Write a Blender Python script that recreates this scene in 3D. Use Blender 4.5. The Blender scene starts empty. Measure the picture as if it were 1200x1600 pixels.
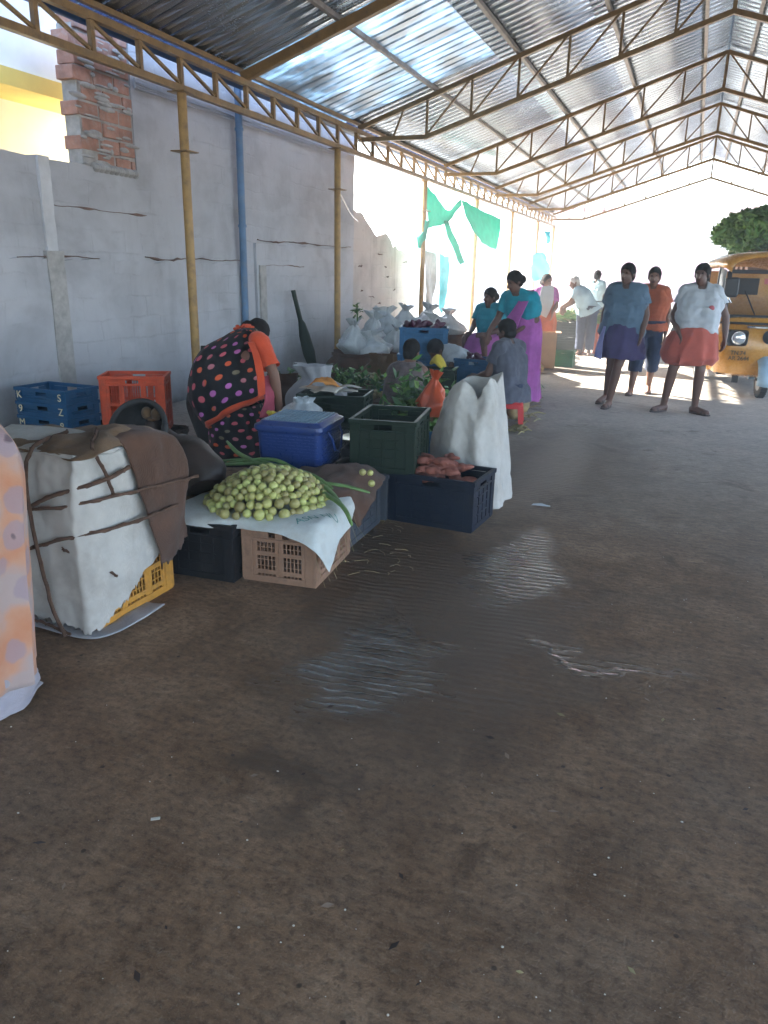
import bpy, bmesh, math, random
from mathutils import Vector as V, Matrix, noise, Euler
random.seed(7)
R = math.radians
PI = math.pi
SC = bpy.context.scene
COL = SC.collection

# ------------------------------------------------------------------ camera
FL, PITCH, YAW, ROLL, HCAM = 1175.0, .3091, .3718, .0213, 1.5
_f = V((-math.sin(YAW)*math.cos(PITCH), math.cos(YAW)*math.cos(PITCH), -math.sin(PITCH)))
_r0 = V((math.cos(YAW), math.sin(YAW), 0)); _u0 = _r0.cross(_f)
_r = math.cos(ROLL)*_r0 + math.sin(ROLL)*_u0
_u = -math.sin(ROLL)*_r0 + math.cos(ROLL)*_u0
cd = bpy.data.cameras.new('camera'); cam = bpy.data.objects.new('camera', cd); COL.objects.link(cam)
cam.matrix_world = Matrix(((_r.x, _u.x, -_f.x, 0), (_r.y, _u.y, -_f.y, 0), (_r.z, _u.z, -_f.z, HCAM), (0, 0, 0, 1)))
cd.sensor_fit = 'VERTICAL'; cd.sensor_height = 24; cd.lens = FL/1600*24
cd.clip_start = .05; cd.clip_end = 2000
SC.camera = cam

def at(px, py, x=None, y=None, z=None):
    d = _r*(px-600) + _u*(800-py) + _f*FL
    t = (z-HCAM)/d.z if z is not None else (y/d.y if y is not None else x/d.x)
    return V((0, 0, HCAM)) + t*d

# ------------------------------------------------------------------ object helpers
def tag(o, label=None, cat=None, group=None, kind=None):
    if label: o['label'] = label
    if cat: o['category'] = cat
    if group: o['group'] = group
    if kind: o['kind'] = kind
    return o

def empty(name, loc=(0, 0, 0), rz=0, parent=None):
    o = bpy.data.objects.new(name, None); COL.objects.link(o)
    o.location = loc; o.rotation_euler = (0, 0, rz); o.empty_display_size = .1
    if parent: o.parent = parent
    return o

def copy_tree(o, parent=None):
    c = o.copy(); COL.objects.link(c)
    if parent: c.parent = parent
    for ch in [k for k in bpy.data.objects if k.parent == o]:
        copy_tree(ch, c)
    return c

def frame(d, up=V((0, 0, 1))):
    d = d.normalized()
    if abs(d.dot(up)) > .99: up = V((0, 1, 0)) if abs(d.y) < .9 else V((1, 0, 0))
    s = d.cross(up).normalized(); t = s.cross(d).normalized()
    return s, t, d

class MB:
    def __init__(s): s.v = []; s.f = []; s.m = []; s.uv = []
    def add(s, vs, fs, m=0, uvs=None, M=None):
        b = len(s.v)
        s.v += [(M @ V(p)) if M else V(p) for p in vs]
        for i, f in enumerate(fs):
            s.f.append([b+k for k in f]); s.m.append(m)
            s.uv.append(uvs[i] if uvs else None)
    def box(s, c, d, m=0, M=None):
        x, y, z = [q/2 for q in d]; c = V(c)
        vs = [c+V((sx*x, sy*y, sz*z)) for sz in (-1, 1) for sy in (-1, 1) for sx in (-1, 1)]
        s.add(vs, [(0, 2, 3, 1), (4, 5, 7, 6), (0, 1, 5, 4), (2, 6, 7, 3), (0, 4, 6, 2), (1, 3, 7, 5)], m, None, M)
    def span(s, a, b, m=0, M=None):
        a = V(a); b = V(b); s.box((a+b)/2, [abs(q) for q in (b-a)], m, M)
    def bar(s, p, q, w, h, m=0, up=V((0, 0, 1))):
        p = V(p); q = V(q); a, t, d = frame(q-p, up)
        vs = [e+a*sx*w/2+t*st*h/2 for e in (p, q) for st in (-1, 1) for sx in (-1, 1)]
        s.add(vs, [(0, 2, 3, 1), (4, 5, 7, 6), (0, 1, 5, 4), (2, 6, 7, 3), (0, 4, 6, 2), (1, 3, 7, 5)], m)
    def loft(s, rings, m=0, cap=(True, True), closed=True, M=None):
        n = len(rings[0]); vs = [p for r in rings for p in r]; fs = []; uvs = []
        k = n if closed else n-1; R_ = max(1, len(rings)-1)
        for i in range(len(rings)-1):
            for j in range(k):
                fs.append((i*n+j, i*n+(j+1) % n, (i+1)*n+(j+1) % n, (i+1)*n+j))
                uvs.append([(j/k, i/R_), ((j+1)/k, i/R_), ((j+1)/k, (i+1)/R_), (j/k, (i+1)/R_)])
        if closed and cap[0]: fs.append(tuple(range(n-1, -1, -1))); uvs.append(None)
        if closed and cap[1]: fs.append(tuple(range((len(rings)-1)*n, len(rings)*n))); uvs.append(None)
        s.add(vs, fs, m, uvs, M)
    def tube(s, pts, r, seg=8, m=0, cap=True, flat=1.0, M=None):
        pts = [V(p) for p in pts]; rings = []
        pa = None
        for i, p in enumerate(pts):
            d = pts[min(i+1, len(pts)-1)]-pts[max(i-1, 0)]
            if d.length < 1e-9: d = V((0, 0, 1))
            if pa is None: a, t, _ = frame(d)
            else:
                d = d.normalized(); a = (pa - d*pa.dot(d)).normalized(); t = a.cross(d)
            pa = a
            rr = r[i] if isinstance(r, (list, tuple)) else r
            rings.append([p+a*math.cos(2*PI*j/seg)*rr+t*math.sin(2*PI*j/seg)*rr*flat for j in range(seg)])
        s.loft(rings, m, (cap, cap), True, M)
    def capsule(s, a, b, ra, rb=None, seg=12, m=0):
        a = V(a); b = V(b); rb = ra if rb is None else rb
        d = b-a
        if d.length < 1e-6: d = V((0, 0, 1e-4)); b = a+d
        x, t, d = frame(d); rings = []
        def ring(c, r): return [c+x*math.cos(2*PI*j/seg)*r+t*math.sin(2*PI*j/seg)*r for j in range(seg)]
        for k in range(4): an = PI/2*(1-k/3.0)*.98; rings.append(ring(a-d*math.sin(an)*ra, max(math.cos(an)*ra, 1e-4)))
        for k in range(4): an = PI/2*(k/3.0)*.98; rings.append(ring(b+d*math.sin(an)*rb, max(math.cos(an)*rb, 1e-4)))
        s.loft(rings, m)
    def ell(s, c, rad, seg=14, rg=9, m=0, M=None):
        c = V(c); rings = []
        for i in range(rg+1):
            th = PI*(.02+.96*i/rg)-PI/2
            rings.append([c+V((rad[0]*math.cos(th)*math.cos(2*PI*j/seg), rad[1]*math.cos(th)*math.sin(2*PI*j/seg), rad[2]*math.sin(th))) for j in range(seg)])
        s.loft(rings, m, (True, True), True, M)
    def mesh(s, name, mats, smooth=40):
        me = bpy.data.meshes.new(name)
        me.from_pydata(s.v, [], s.f)
        for mt in (mats if isinstance(mats, (list, tuple)) else [mats]): me.materials.append(mt)
        me.polygons.foreach_set('material_index', s.m)
        if any(u for u in s.uv):
            ul = me.uv_layers.new(name='UVMap'); i = 0
            for f, u in zip(s.f, s.uv):
                for k in range(len(f)):
                    ul.data[i].uv = u[k] if u else (0, 0); i += 1
        me.validate(); me.update()
        if smooth:
            me.polygons.foreach_set('use_smooth', [True]*len(me.polygons))
            me.set_sharp_from_angle(angle=R(smooth))
        return me
    def build(s, name, mats, parent=None, smooth=40, bevel=0, solid=0, loc=None):
        o = bpy.data.objects.new(name, s.mesh(name, mats, smooth)); COL.objects.link(o)
        if parent: o.parent = parent
        if loc: o.location = loc
        if solid:
            md = o.modifiers.new('solid', 'SOLIDIFY'); md.thickness = solid; md.offset = 0
        if bevel:
            md = o.modifiers.new('bevel', 'BEVEL'); md.width = bevel; md.segments = 2; md.limit_method = 'ANGLE'; md.angle_limit = R(40)
        return o

def cr(p0, p1, p2, p3, t):
    return .5*((2*p1)+(p2-p0)*t+(2*p0-5*p1+4*p2-p3)*t*t+(3*p1-p0-3*p2+p3)*t*t*t)
def spline(pts, n):
    pts = [V(p) for p in pts]; k = len(pts)-1; out = []
    for i in range(n):
        s = i/(n-1)*k; a = min(int(s), k-1); t = s-a
        out.append(cr(pts[max(a-1, 0)], pts[a], pts[a+1], pts[min(a+2, k)], t))
    return out
def nz(p, sc, seed=0):
    return noise.noise(V((p[0]*sc+seed*7.3, p[1]*sc-seed*3.1, p[2]*sc+seed*1.7)))
def nvec(p, sc, seed=0):
    return V((nz(p, sc, seed), nz(p, sc, seed+11), nz(p, sc, seed+23)))

def sheet(rows, nu, nv, amp=.01, sc=9, seed=1, mb=None, m=0, ragged=0):
    """a cloth through a grid of control points (rows of points), wrinkled by noise"""
    g = [spline(r, nv) for r in rows]
    cols = [spline([r[j] for r in g], nu) for j in range(nv)]
    mb = mb or MB(); grid = []
    for i in range(nu):
        row = []
        for j in range(nv):
            p = cols[j][i]
            w = nvec(V((p.x, p.y, p.z*.4)), sc, seed)*amp + nvec(p, sc*2.6, seed+5)*amp*.4
            if ragged and i == nu-1: w += V((0, 0, ragged*random.uniform(-1, 1)))
            row.append(p+w)
        grid.append(row)
    mb.loft(grid, m, (False, False), False)
    return mb

def text_mesh(name, s, size, mat, parent, M, depth=.001, align='CENTER'):
    cu = bpy.data.curves.new(name, 'FONT'); cu.body = s; cu.size = size; cu.extrude = depth; cu.align_x = align; cu.align_y = 'CENTER'
    t = bpy.data.objects.new(name+'_tmp', cu); COL.objects.link(t)
    bpy.context.view_layer.update()
    me = bpy.data.meshes.new_from_object(t.evaluated_get(bpy.context.evaluated_depsgraph_get()))
    bpy.data.objects.remove(t)
    me.materials.clear(); me.materials.append(mat)
    o = bpy.data.objects.new(name, me); COL.objects.link(o)
    if parent: o.parent = parent
    o.matrix_local = M
    return o

# ------------------------------------------------------------------ materials
class NT:
    def __init__(s, name):
        s.mat = bpy.data.materials.new(name); s.mat.use_nodes = True
        s.n = s.mat.node_tree.nodes; s.l = s.mat.node_tree.links
        s.b = s.n['Principled BSDF']
    def node(s, t, **k):
        n = s.n.new(t)
        for a, v in k.items():
            if a.startswith('_'): n.inputs[a[1:].replace('_', ' ')].default_value = v
            else: setattr(n, a, v)
        return n
    def link(s, a, b): s.l.new(a, b)
    def math(s, op, a, b=None, c=None):
        n = s.n.new('ShaderNodeMath'); n.operation = op
        for i, q in enumerate((a, b, c)):
            if q is None: continue
            if hasattr(q, 'links') or hasattr(q, 'is_linked'): s.l.new(q, n.inputs[i])
            else: n.inputs[i].default_value = q
        return n.outputs[0]
    def noise(s, vec, scale, detail=4, rough=.55, dist=0):
        n = s.n.new('ShaderNodeTexNoise'); n.inputs['Scale'].default_value = scale; n.inputs['Detail'].default_value = detail
        n.inputs['Roughness'].default_value = rough; n.inputs['Distortion'].default_value = dist
        if vec is not None: s.l.new(vec, n.inputs['Vector'])
        return n.outputs['Fac']
    def ramp(s, fac, stops):
        n = s.n.new('ShaderNodeValToRGB'); e = n.color_ramp.elements
        while len(e) < len(stops): e.new(.5)
        for q, (p, c) in zip(e, stops):
            q.position = p; q.color = (c, c, c, 1) if isinstance(c, (int, float)) else (*c, 1)
        s.l.new(fac, n.inputs['Fac']); return n.outputs['Color']
    def mix(s, fac, a, b, mode='MIX'):
        n = s.n.new('ShaderNodeMix'); n.data_type = 'RGBA'; n.blend_type = mode
        for i, q in ((0, fac), (6, a), (7, b)):
            if isinstance(q, (int, float)): n.inputs[i].default_value = q
            elif isinstance(q, tuple): n.inputs[i].default_value = (*q, 1)
            else: s.l.new(q, n.inputs[i])
        return n.outputs[2]
    def mapping(s, vec, scale=(1, 1, 1), rot=(0, 0, 0), loc=(0, 0, 0)):
        n = s.n.new('ShaderNodeMapping'); n.inputs['Scale'].default_value = scale; n.inputs['Rotation'].default_value = rot; n.inputs['Location'].default_value = loc
        s.l.new(vec, n.inputs['Vector']); return n.outputs[0]
    def obj(s): return s.n.new('ShaderNodeTexCoord').outputs['Object']
    def uv(s): return s.n.new('ShaderNodeTexCoord').outputs['UV']
    def pos(s): return s.n.new('ShaderNodeNewGeometry').outputs['Position']
    def bump(s, h, strength=.3, dist=.01):
        n = s.n.new('ShaderNodeBump'); n.inputs['Strength'].default_value = strength; n.inputs['Distance'].default_value = dist
        s.l.new(h, n.inputs['Height']); s.l.new(n.outputs[0], s.b.inputs['Normal']); return n
    def col(s, c):
        if isinstance(c, tuple): s.b.inputs['Base Color'].default_value = (*c, 1)
        else: s.l.new(c, s.b.inputs['Base Color'])
    def rough(s, r):
        if isinstance(r, (int, float)): s.b.inputs['Roughness'].default_value = r
        else: s.l.new(r, s.b.inputs['Roughness'])

def simple(name, c, rough=.6, metal=0, var=.25, scale=6, bump=.15, bscale=60, dirt=None, spec=.5, coat=0, trans=0, sheen=0):
    t = NT(name); o = t.obj()
    n1 = t.noise(o, scale, 5, .6)
    lo = tuple(q*(1-var) for q in c); hi = tuple(min(1, q*(1+var)) for q in c)
    colr = t.ramp(n1, [(.3, lo), (.7, hi)])
    if dirt:
        n2 = t.noise(o, scale*1.7+1.3, 6, .7)
        colr = t.mix(t.ramp(n2, [(.5, 0.), (.75, .75)]), colr, dirt)
    t.col(colr)
    n3 = t.noise(o, bscale, 4, .6)
    t.rough(t.ramp(n3, [(.2, max(.03, rough-.12)), (.8, min(1, rough+.12))]))
    if bump: t.bump(n3, bump, .004)
    t.b.inputs['Metallic'].default_value = metal
    t.b.inputs['Specular IOR Level'].default_value = spec
    t.b.inputs['Coat Weight'].default_value = coat
    t.b.inputs['Sheen Weight'].default_value = sheen
    if trans:
        t.b.inputs['Subsurface Weight'].default_value = 0
    return t.mat

def fabric(name, c, var=.2, weave=220, rough=.85, dirt=None, bump=.35, c2=None, stripes=0):
    t = NT(name); o = t.obj()
    n1 = t.noise(o, 7, 5, .6)
    colr = t.ramp(n1, [(.3, tuple(q*(1-var) for q in c)), (.7, tuple(min(1, q*(1+var)) for q in c))])
    w = t.node('ShaderNodeTexWave', wave_type='BANDS', bands_direction='Z'); w.inputs['Scale'].default_value = weave/(1.3 if weave > 100 else 6); w.inputs['Distortion'].default_value = 1.5
    t.link(o, w.inputs['Vector'])
    w2 = t.node('ShaderNodeTexWave', wave_type='BANDS', bands_direction='X'); w2.inputs['Scale'].default_value = weave/(1.3 if weave > 100 else 6); w2.inputs['Distortion'].default_value = 1.5
    t.link(o, w2.inputs['Vector'])
    h = t.math('ADD', w.outputs['Fac'], w2.outputs['Fac'])
    colr = t.mix(.25, colr, t.mix(t.math('MULTIPLY', h, .5), tuple(q*.55 for q in c), tuple(min(1, q*1.2) for q in c)))
    if dirt:
        colr = t.mix(t.ramp(t.noise(o, 5.3, 6, .7), [(.48, 0.), (.75, .8)]), colr, dirt)
    t.col(colr); t.rough(rough); t.b.inputs['Sheen Weight'].default_value = .15
    t.b.inputs['Specular IOR Level'].default_value = .25
    hh = t.math('ADD', t.math('MULTIPLY', h, .3), t.noise(o, 30, 4, .6))
    t.bump(hh, bump, .004)
    return t.mat

def corner_panels(a): return a

# concrete floor: brown damp concrete with broom grooves and water films
def floor_mat():
    t = NT('concrete_floor'); p = t.pos()
    big = t.noise(p, .55, 5, .6, .6); mid = t.noise(p, 3.2, 7, .65, .4); fine = t.noise(p, 38, 6, .7); fine2 = t.noise(p, 150, 3, .6)
    base = t.ramp(mid, [(.30, (.15, .088, .048)), (.5, (.25, .16, .098)), (.70, (.38, .26, .17))])
    base = t.mix(t.ramp(big, [(.35, 0.), (.65, .55)]), base, (.115, .066, .036))
    grey = t.noise(p, 1.3, 4, .6)
    base = t.mix(t.ramp(grey, [(.45, 0.), (.7, .55)]), base, (.19, .15, .115))
    # pale scuffs
    sc = t.noise(t.mapping(p, (3, 9, 1), (0, 0, .5)), 4, 8, .75)
    base = t.mix(t.ramp(sc, [(.54, 0.), (.68, .5)]), base, (.30, .24, .18))
    base = t.mix(t.ramp(fine, [(.38, .55), (.52, 0.)]), base, (.06, .036, .022))
    base = t.mix(t.ramp(fine2, [(.55, 0.), (.75, .45)]), base, (.34, .28, .22))
    vo = t.node('ShaderNodeTexVoronoi'); vo.inputs['Scale'].default_value = 7; t.link(p, vo.inputs['Vector'])
    base = t.mix(t.ramp(vo.outputs['Distance'], [(.035, .8), (.06, 0.)]), base, (.03, .022, .018))
    # distance from the camera end: far floor painted paler and greyer, lightening the sunlit end and its roof
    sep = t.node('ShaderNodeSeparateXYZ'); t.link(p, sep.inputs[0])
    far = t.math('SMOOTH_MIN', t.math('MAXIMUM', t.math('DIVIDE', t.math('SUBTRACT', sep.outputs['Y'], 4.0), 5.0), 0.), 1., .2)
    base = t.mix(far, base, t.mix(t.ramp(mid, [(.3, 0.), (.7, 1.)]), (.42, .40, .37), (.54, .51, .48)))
    # trowel and grit mottling
    mo = t.noise(t.mapping(p, (1, 1.4, 1), (0, 0, .35)), 17, 10, .82, .3)
    base = t.mix(1., base, t.ramp(mo, [(.33, .72), (.5, 1.), (.68, 1.32)]), 'MULTIPLY')
    mo2 = t.noise(t.mapping(p, (2, 8, 1), (0, 0, -.12)), 5, 9, .75)
    base = t.mix(1., base, t.ramp(mo2, [(.36, .80), (.52, 1.02), (.7, 1.22)]), 'MULTIPLY')
    base = t.mix(t.ramp(t.noise(p, 1.9, 8, .72, .8), [(.57, 0.), (.66, .5)]), base, (.055, .034, .022))
    # wet patches
    dn = t.n.new('ShaderNodeTexNoise'); dn.inputs['Scale'].default_value = 3.0; dn.inputs['Detail'].default_value = 5; t.link(p, dn.inputs['Vector'])
    off = t.node('ShaderNodeVectorMath', operation='MULTIPLY_ADD'); t.link(dn.outputs['Color'], off.inputs[0]); off.inputs[1].default_value = (.8, .8, 0); off.inputs[2].default_value = (-.4, -.4, 0)
    pd = t.node('ShaderNodeVectorMath', operation='ADD'); t.link(p, pd.inputs[0]); t.link(off.outputs[0], pd.inputs[1])
    def blob(cx, cy, rx, ry, rot, soft):
        v = t.mapping(pd.outputs[0], (1, 1, 0), (0, 0, 0), (-cx, -cy, 0))
        v = t.mapping(v, (1/rx, 1/ry, 0), (0, 0, 0)) if not rot else t.mapping(t.mapping(v, (1, 1, 0), (0, 0, rot)), (1/rx, 1/ry, 0))
        ln = t.node('ShaderNodeVectorMath', operation='LENGTH'); t.link(v, ln.inputs[0])
        return t.ramp(ln.outputs['Value'], [(1-soft, 1.), (1., 0.)])
    wets = [blob(-1.02, 2.42, .33, .5, -.25, .3), blob(-.66, 3.75, .3, .75, -.12, .45), blob(-.2, 2.86, .4, .1, .06, .5)]
    wet = wets[0]
    for w in wets[1:]: wet = t.math('MAXIMUM', wet, w)
    damps = [blob(-.85, 3.0, .75, 1.5, -.1, .5), blob(-.9, 6.2, .8, 2.4, .1, .7), blob(-1.0, 1.72, .3, .18, 0, .6)]
    damps.append(blob(-1.35, 3.55, .55, .8, 0, .4)); damp = damps[0]
    for w in damps[1:]: damp = t.math('MAXIMUM', damp, w)
    base = t.mix(t.math('MULTIPLY', damp, .78), base, (.065, .040, .024))
    base = t.mix(t.math('MULTIPLY', wet, .5), base, (.05, .033, .021))
    base = t.mix(1., base, (.98, .92, .85), 'MULTIPLY')
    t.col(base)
    # grooves drawn across the hall by the broom
    gx = t.math('ADD', t.math('MULTIPLY', sep.outputs['Y'], 2*PI/.046), t.math('MULTIPLY', sep.outputs['X'], -14.0))
    gx = t.math('ADD', gx, t.math('MULTIPLY', t.noise(p, 2.4, 4, .6), 16))
    gro = t.math('MULTIPLY', t.math('ADD', t.math('SINE', gx), 1.), .5)
    gmask = t.math('ADD', t.math('MULTIPLY', t.math('MAXIMUM', wet, t.math('MULTIPLY', damp, .7)), .8), t.math('MULTIPLY', t.ramp(t.noise(p, .8, 3), [(.4, 0.), (.65, 1.)]), .45))
    amp = t.math('ADD', t.ramp(t.noise(t.mapping(p, (1.6, 5, 1)), 2.5, 4), [(.35, .15), (.65, 1.)]), t.math('MULTIPLY', wets[0], .15))
    hgt = t.math('MULTIPLY', t.math('MULTIPLY', gro, gmask), amp)
    pit = t.math('ADD', t.math('MULTIPLY', fine, 1.1), t.math('MULTIPLY', fine2, .45))
    # film of water lies in the low lines of the wet patch
    film = t.math('MULTIPLY', wet, t.ramp(t.math('ADD', gro, t.math('MULTIPLY', t.noise(p, 9, 5), .8)), [(.62, 1.), (.85, .0)]))
    hh = t.math('ADD', t.math('MULTIPLY', hgt, .62), t.math('MULTIPLY', pit, t.math('SUBTRACT', 1., t.math('MULTIPLY', t.math('MAXIMUM', wet, t.math('MULTIPLY', damp, .6)), .85))))
    rid = t.math('MAXIMUM', blob(-1.06, 2.93, .24, .035, .85, .9), blob(-.22, 2.81, .42, .04, .3, .9))
    hh = t.math('ADD', hh, t.math('MULTIPLY', rid, 1.6))
    t.bump(hh, .9, .006)
    rg = t.ramp(fine, [(.3, .68), (.7, .88)])
    rg = t.mix(t.math('MULTIPLY', damp, .75), rg, (.38, .38, .38))
    rg = t.mix(t.math('MULTIPLY', wet, .9), rg, (.26, .26, .26))
    rg = t.mix(film, rg, (.04, .04, .04))
    t.rough(rg)
    t.link(t.math('ADD', .25, t.math('MULTIPLY', t.math('MAXIMUM', wet, t.math('MULTIPLY', damp, .4)), .75)), t.b.inputs['Specular IOR Level'])
    return t.mat

def plaster_mat(name, tint, streak=.5, dark=(.2, .19, .2)):
    t = NT(name); p = t.pos()
    n1 = t.noise(p, 1.1, 6, .62, .5); n2 = t.noise(p, 6, 7, .65); n3 = t.noise(p, 45, 4, .6)
    st = t.noise(t.mapping(p, (2.6, 2.6, .22)), 1.6, 6, .7)
    hi = tint; lo = tuple(q*.78 for q in tint)
    c = t.ramp(n1, [(.36, lo), (.56, hi)])
    c = t.mix(t.ramp(st, [(.54, 0.), (.76, streak)]), c, dark)
    bk = t.n.new('ShaderNodeTexBrick'); bk.inputs['Scale'].default_value = 1.0; bk.inputs['Mortar Size'].default_value = .012; bk.inputs['Mortar Smooth'].default_value = .6
    bk.inputs['Brick Width'].default_value = .46; bk.inputs['Row Height'].default_value = .21
    sw = t.node('ShaderNodeSeparateXYZ'); t.link(p, sw.inputs[0]); cb = t.node('ShaderNodeCombineXYZ')
    wob = t.math('MULTIPLY', t.noise(p, 2.2, 4), .12)
    t.link(t.math('ADD', sw.outputs['Y'], wob), cb.inputs[0]); t.link(t.math('ADD', sw.outputs['Z'], wob), cb.inputs[1]); t.link(cb.outputs[0], bk.inputs['Vector'])
    joint = t.math('MULTIPLY', bk.outputs['Fac'], t.ramp(t.noise(p, 1.7, 5, .65), [(.45, 0.), (.62, 1.)]))
    c = t.mix(t.math('MULTIPLY', joint, .12), c, (.2, .19, .2))
    c = t.mix(t.ramp(n2, [(.62, 0.), (.75, .5)]), c, tuple(q*.5 for q in tint))
    # brush patches of whitewash
    c = t.mix(t.ramp(t.noise(t.mapping(p, (1, 1, 2)), 2.3, 3, .5), [(.5, 0.), (.62, .35)]), c, tuple(min(1, q*1.12) for q in tint))
    # chips: dark nicks with a horizontal run
    ch = t.noise(t.mapping(p, (5, 5, 16)), 2.2, 8, .75)
    c = t.mix(t.ramp(ch, [(.66, 0.), (.72, .7)]), c, (.16, .11, .085))
    sep = t.node('ShaderNodeSeparateXYZ'); t.link(p, sep.inputs[0])
    low = t.math('SUBTRACT', 1., t.math('MINIMUM', t.math('DIVIDE', sep.outputs['Z'], .55), 1.))
    c = t.mix(t.math('MULTIPLY', t.math('MULTIPLY', low, t.ramp(n2, [(.3, .4), (.6, 1.)])), .55), c, (.15, .13, .12))
    t.col(c); t.rough(.88)
    h = t.math('ADD', t.math('SUBTRACT', t.math('MULTIPLY', n1, .8), t.math('MULTIPLY', joint, .35)), t.math('ADD', t.math('MULTIPLY', n2, .5), t.math('MULTIPLY', n3, .12)))
    t.bump(h, .6, .02)
    return t.mat

def sheet_metal():
    t = NT('galvanised_sheet'); p = t.pos()
    n = t.noise(p, 1.6, 4, .6); sp = t.n.new('ShaderNodeTexVoronoi'); sp.inputs['Scale'].default_value = 60; t.link(p, sp.inputs['Vector'])
    pan = t.node('ShaderNodeSeparateXYZ'); t.link(p, pan.inputs[0])
    w = t.n.new('ShaderNodeTexWhiteNoise'); w.noise_dimensions = '1D'
    t.link(t.math('FLOOR', t.math('DIVIDE', pan.outputs['Y'], 1.14)), w.inputs['W'])
    c = t.ramp(n, [(.3, (.48, .56, .64)), (.7, (.64, .74, .83))])
    c = t.mix(t.math('MULTIPLY', w.outputs['Value'], .3), c, (.38, .43, .49))
    c = t.mix(t.ramp(t.noise(t.mapping(p, (1, 4, 1)), 1.2, 6, .7), [(.56, 0.), (.75, .4)]), c, (.30, .32, .33))
    t.col(c); t.b.inputs['Metallic'].default_value = .85
    t.rough(t.ramp(t.math('ADD', t.math('MULTIPLY', n, .7), t.math('MULTIPLY', sp.outputs['Distance'], .3)), [(.25, .10), (.7, .30)]))
    t.bump(t.noise(p, 3, 2), .12, .03)
    return t.mat

def added_skylight_mat():  # translucent sheet added to brighten the roof bay and the puddle reflecting it
    t = NT('added_translucent_sheet'); p = t.pos()
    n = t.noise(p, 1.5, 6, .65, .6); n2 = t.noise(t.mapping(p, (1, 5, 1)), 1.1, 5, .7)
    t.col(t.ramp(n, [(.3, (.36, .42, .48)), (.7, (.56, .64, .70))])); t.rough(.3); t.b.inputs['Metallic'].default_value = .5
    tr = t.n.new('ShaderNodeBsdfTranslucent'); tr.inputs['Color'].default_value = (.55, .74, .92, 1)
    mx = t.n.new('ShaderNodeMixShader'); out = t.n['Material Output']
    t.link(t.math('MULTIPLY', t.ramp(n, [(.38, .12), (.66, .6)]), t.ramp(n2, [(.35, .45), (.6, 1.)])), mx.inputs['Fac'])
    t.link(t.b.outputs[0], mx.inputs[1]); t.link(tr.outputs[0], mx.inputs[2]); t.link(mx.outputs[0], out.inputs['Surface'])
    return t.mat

def dots_mat():
    t = NT('polka_dot_cloth'); u = t.uv()
    s = t.mapping(u, (14, 9.5, 1))
    sx = t.node('ShaderNodeSeparateXYZ'); t.link(s, sx.inputs[0])
    row = t.math('FLOOR', sx.outputs['Y'])
    x = t.math('ADD', sx.outputs['X'], t.math('MULTIPLY', t.math('MODULO', row, 2.), .5))
    cx = t.math('FLOOR', x)
    fx = t.math('SUBTRACT', t.math('FRACT', x), .5); fy = t.math('SUBTRACT', t.math('FRACT', sx.outputs['Y']), .5)
    d = t.math('SQRT', t.math('ADD', t.math('MULTIPLY', fx, fx), t.math('MULTIPLY', fy, fy)))
    w = t.n.new('ShaderNodeTexWhiteNoise'); w.noise_dimensions = '2D'
    cv = t.node('ShaderNodeCombineXYZ'); t.link(cx, cv.inputs[0]); t.link(row, cv.inputs[1]); t.link(cv.outputs[0], w.inputs['Vector'])
    rp = t.n.new('ShaderNodeValToRGB'); rp.color_ramp.interpolation = 'CONSTANT'; e = rp.color_ramp.elements
    cs = [(0, (.55, .10, .13)), (.26, (.60, .095, .03)), (.5, (.50, .14, .42)), (.72, (.20, .17, .11)), (.86, (.5, .17, .2))]
    while len(e) < len(cs): e.new(.5)
    for q, (pp, c) in zip(e, cs): q.position = pp; q.color = (*c, 1)
    t.link(w.outputs['Value'], rp.inputs['Fac'])
    m = t.ramp(d, [(.20, 1.), (.235, 0.)])
    c = t.mix(m, (.008, .008, .011), rp.outputs['Color'])
    t.col(c); t.rough(.75); t.b.inputs['Sheen Weight'].default_value = .05
    t.b.inputs['Specular IOR Level'].default_value = .25
    t.bump(t.noise(t.obj(), 26, 4), .3, .006)
    return t.mat

def floral_mat():
    t = NT('floral_orange_cloth'); o = t.obj()
    dn = t.n.new('ShaderNodeTexNoise'); dn.inputs['Scale'].default_value = 14; t.link(o, dn.inputs['Vector'])
    n1 = t.noise(o, 5.5, 3, .5)
    c = t.ramp(n1, [(.38, (.50, .21, .11)), (.5, (.52, .27, .17)), (.62, (.40, .31, .29))])
    v = t.n.new('ShaderNodeTexVoronoi'); v.inputs['Scale'].default_value = 7.5; v.inputs['Randomness'].default_value = .7
    mx = t.node('ShaderNodeVectorMath', operation='MULTIPLY_ADD'); t.link(dn.outputs['Color'], mx.inputs[0]); mx.inputs[1].default_value = (.05, .05, .05); t.link(o, mx.inputs[2]); t.link(mx.outputs[0], v.inputs['Vector'])
    pet = t.ramp(v.outputs['Distance'], [(.36, 1.), (.42, 0.)])
    c = t.mix(t.math('MULTIPLY', pet, .7), c, (.30, .235, .28))
    c = t.mix(t.ramp(v.outputs['Distance'], [(.08, .9), (.13, 0.)]), c, (.1, .07, .09))
    w = t.node('ShaderNodeTexWave', wave_type='BANDS', bands_direction='Z'); w.inputs['Scale'].default_value = 70; w.inputs['Distortion'].default_value = 2; t.link(o, w.inputs['Vector'])
    c = t.mix(t.math('MULTIPLY', w.outputs['Fac'], .12), c, (.55, .38, .28))
    t.col(c); t.rough(.85); t.b.inputs['Sheen Weight'].default_value = .2; t.b.inputs['Specular IOR Level'].default_value = .2
    t.bump(t.math('ADD', w.outputs['Fac'], t.noise(o, 20, 4)), .25, .004)
    return t.mat

def brick_face_mat():
    return simple('red_brick', (.42, .225, .17), .9, 0, .3, 7, .6, 30, (.46, .41, .39))

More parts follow.
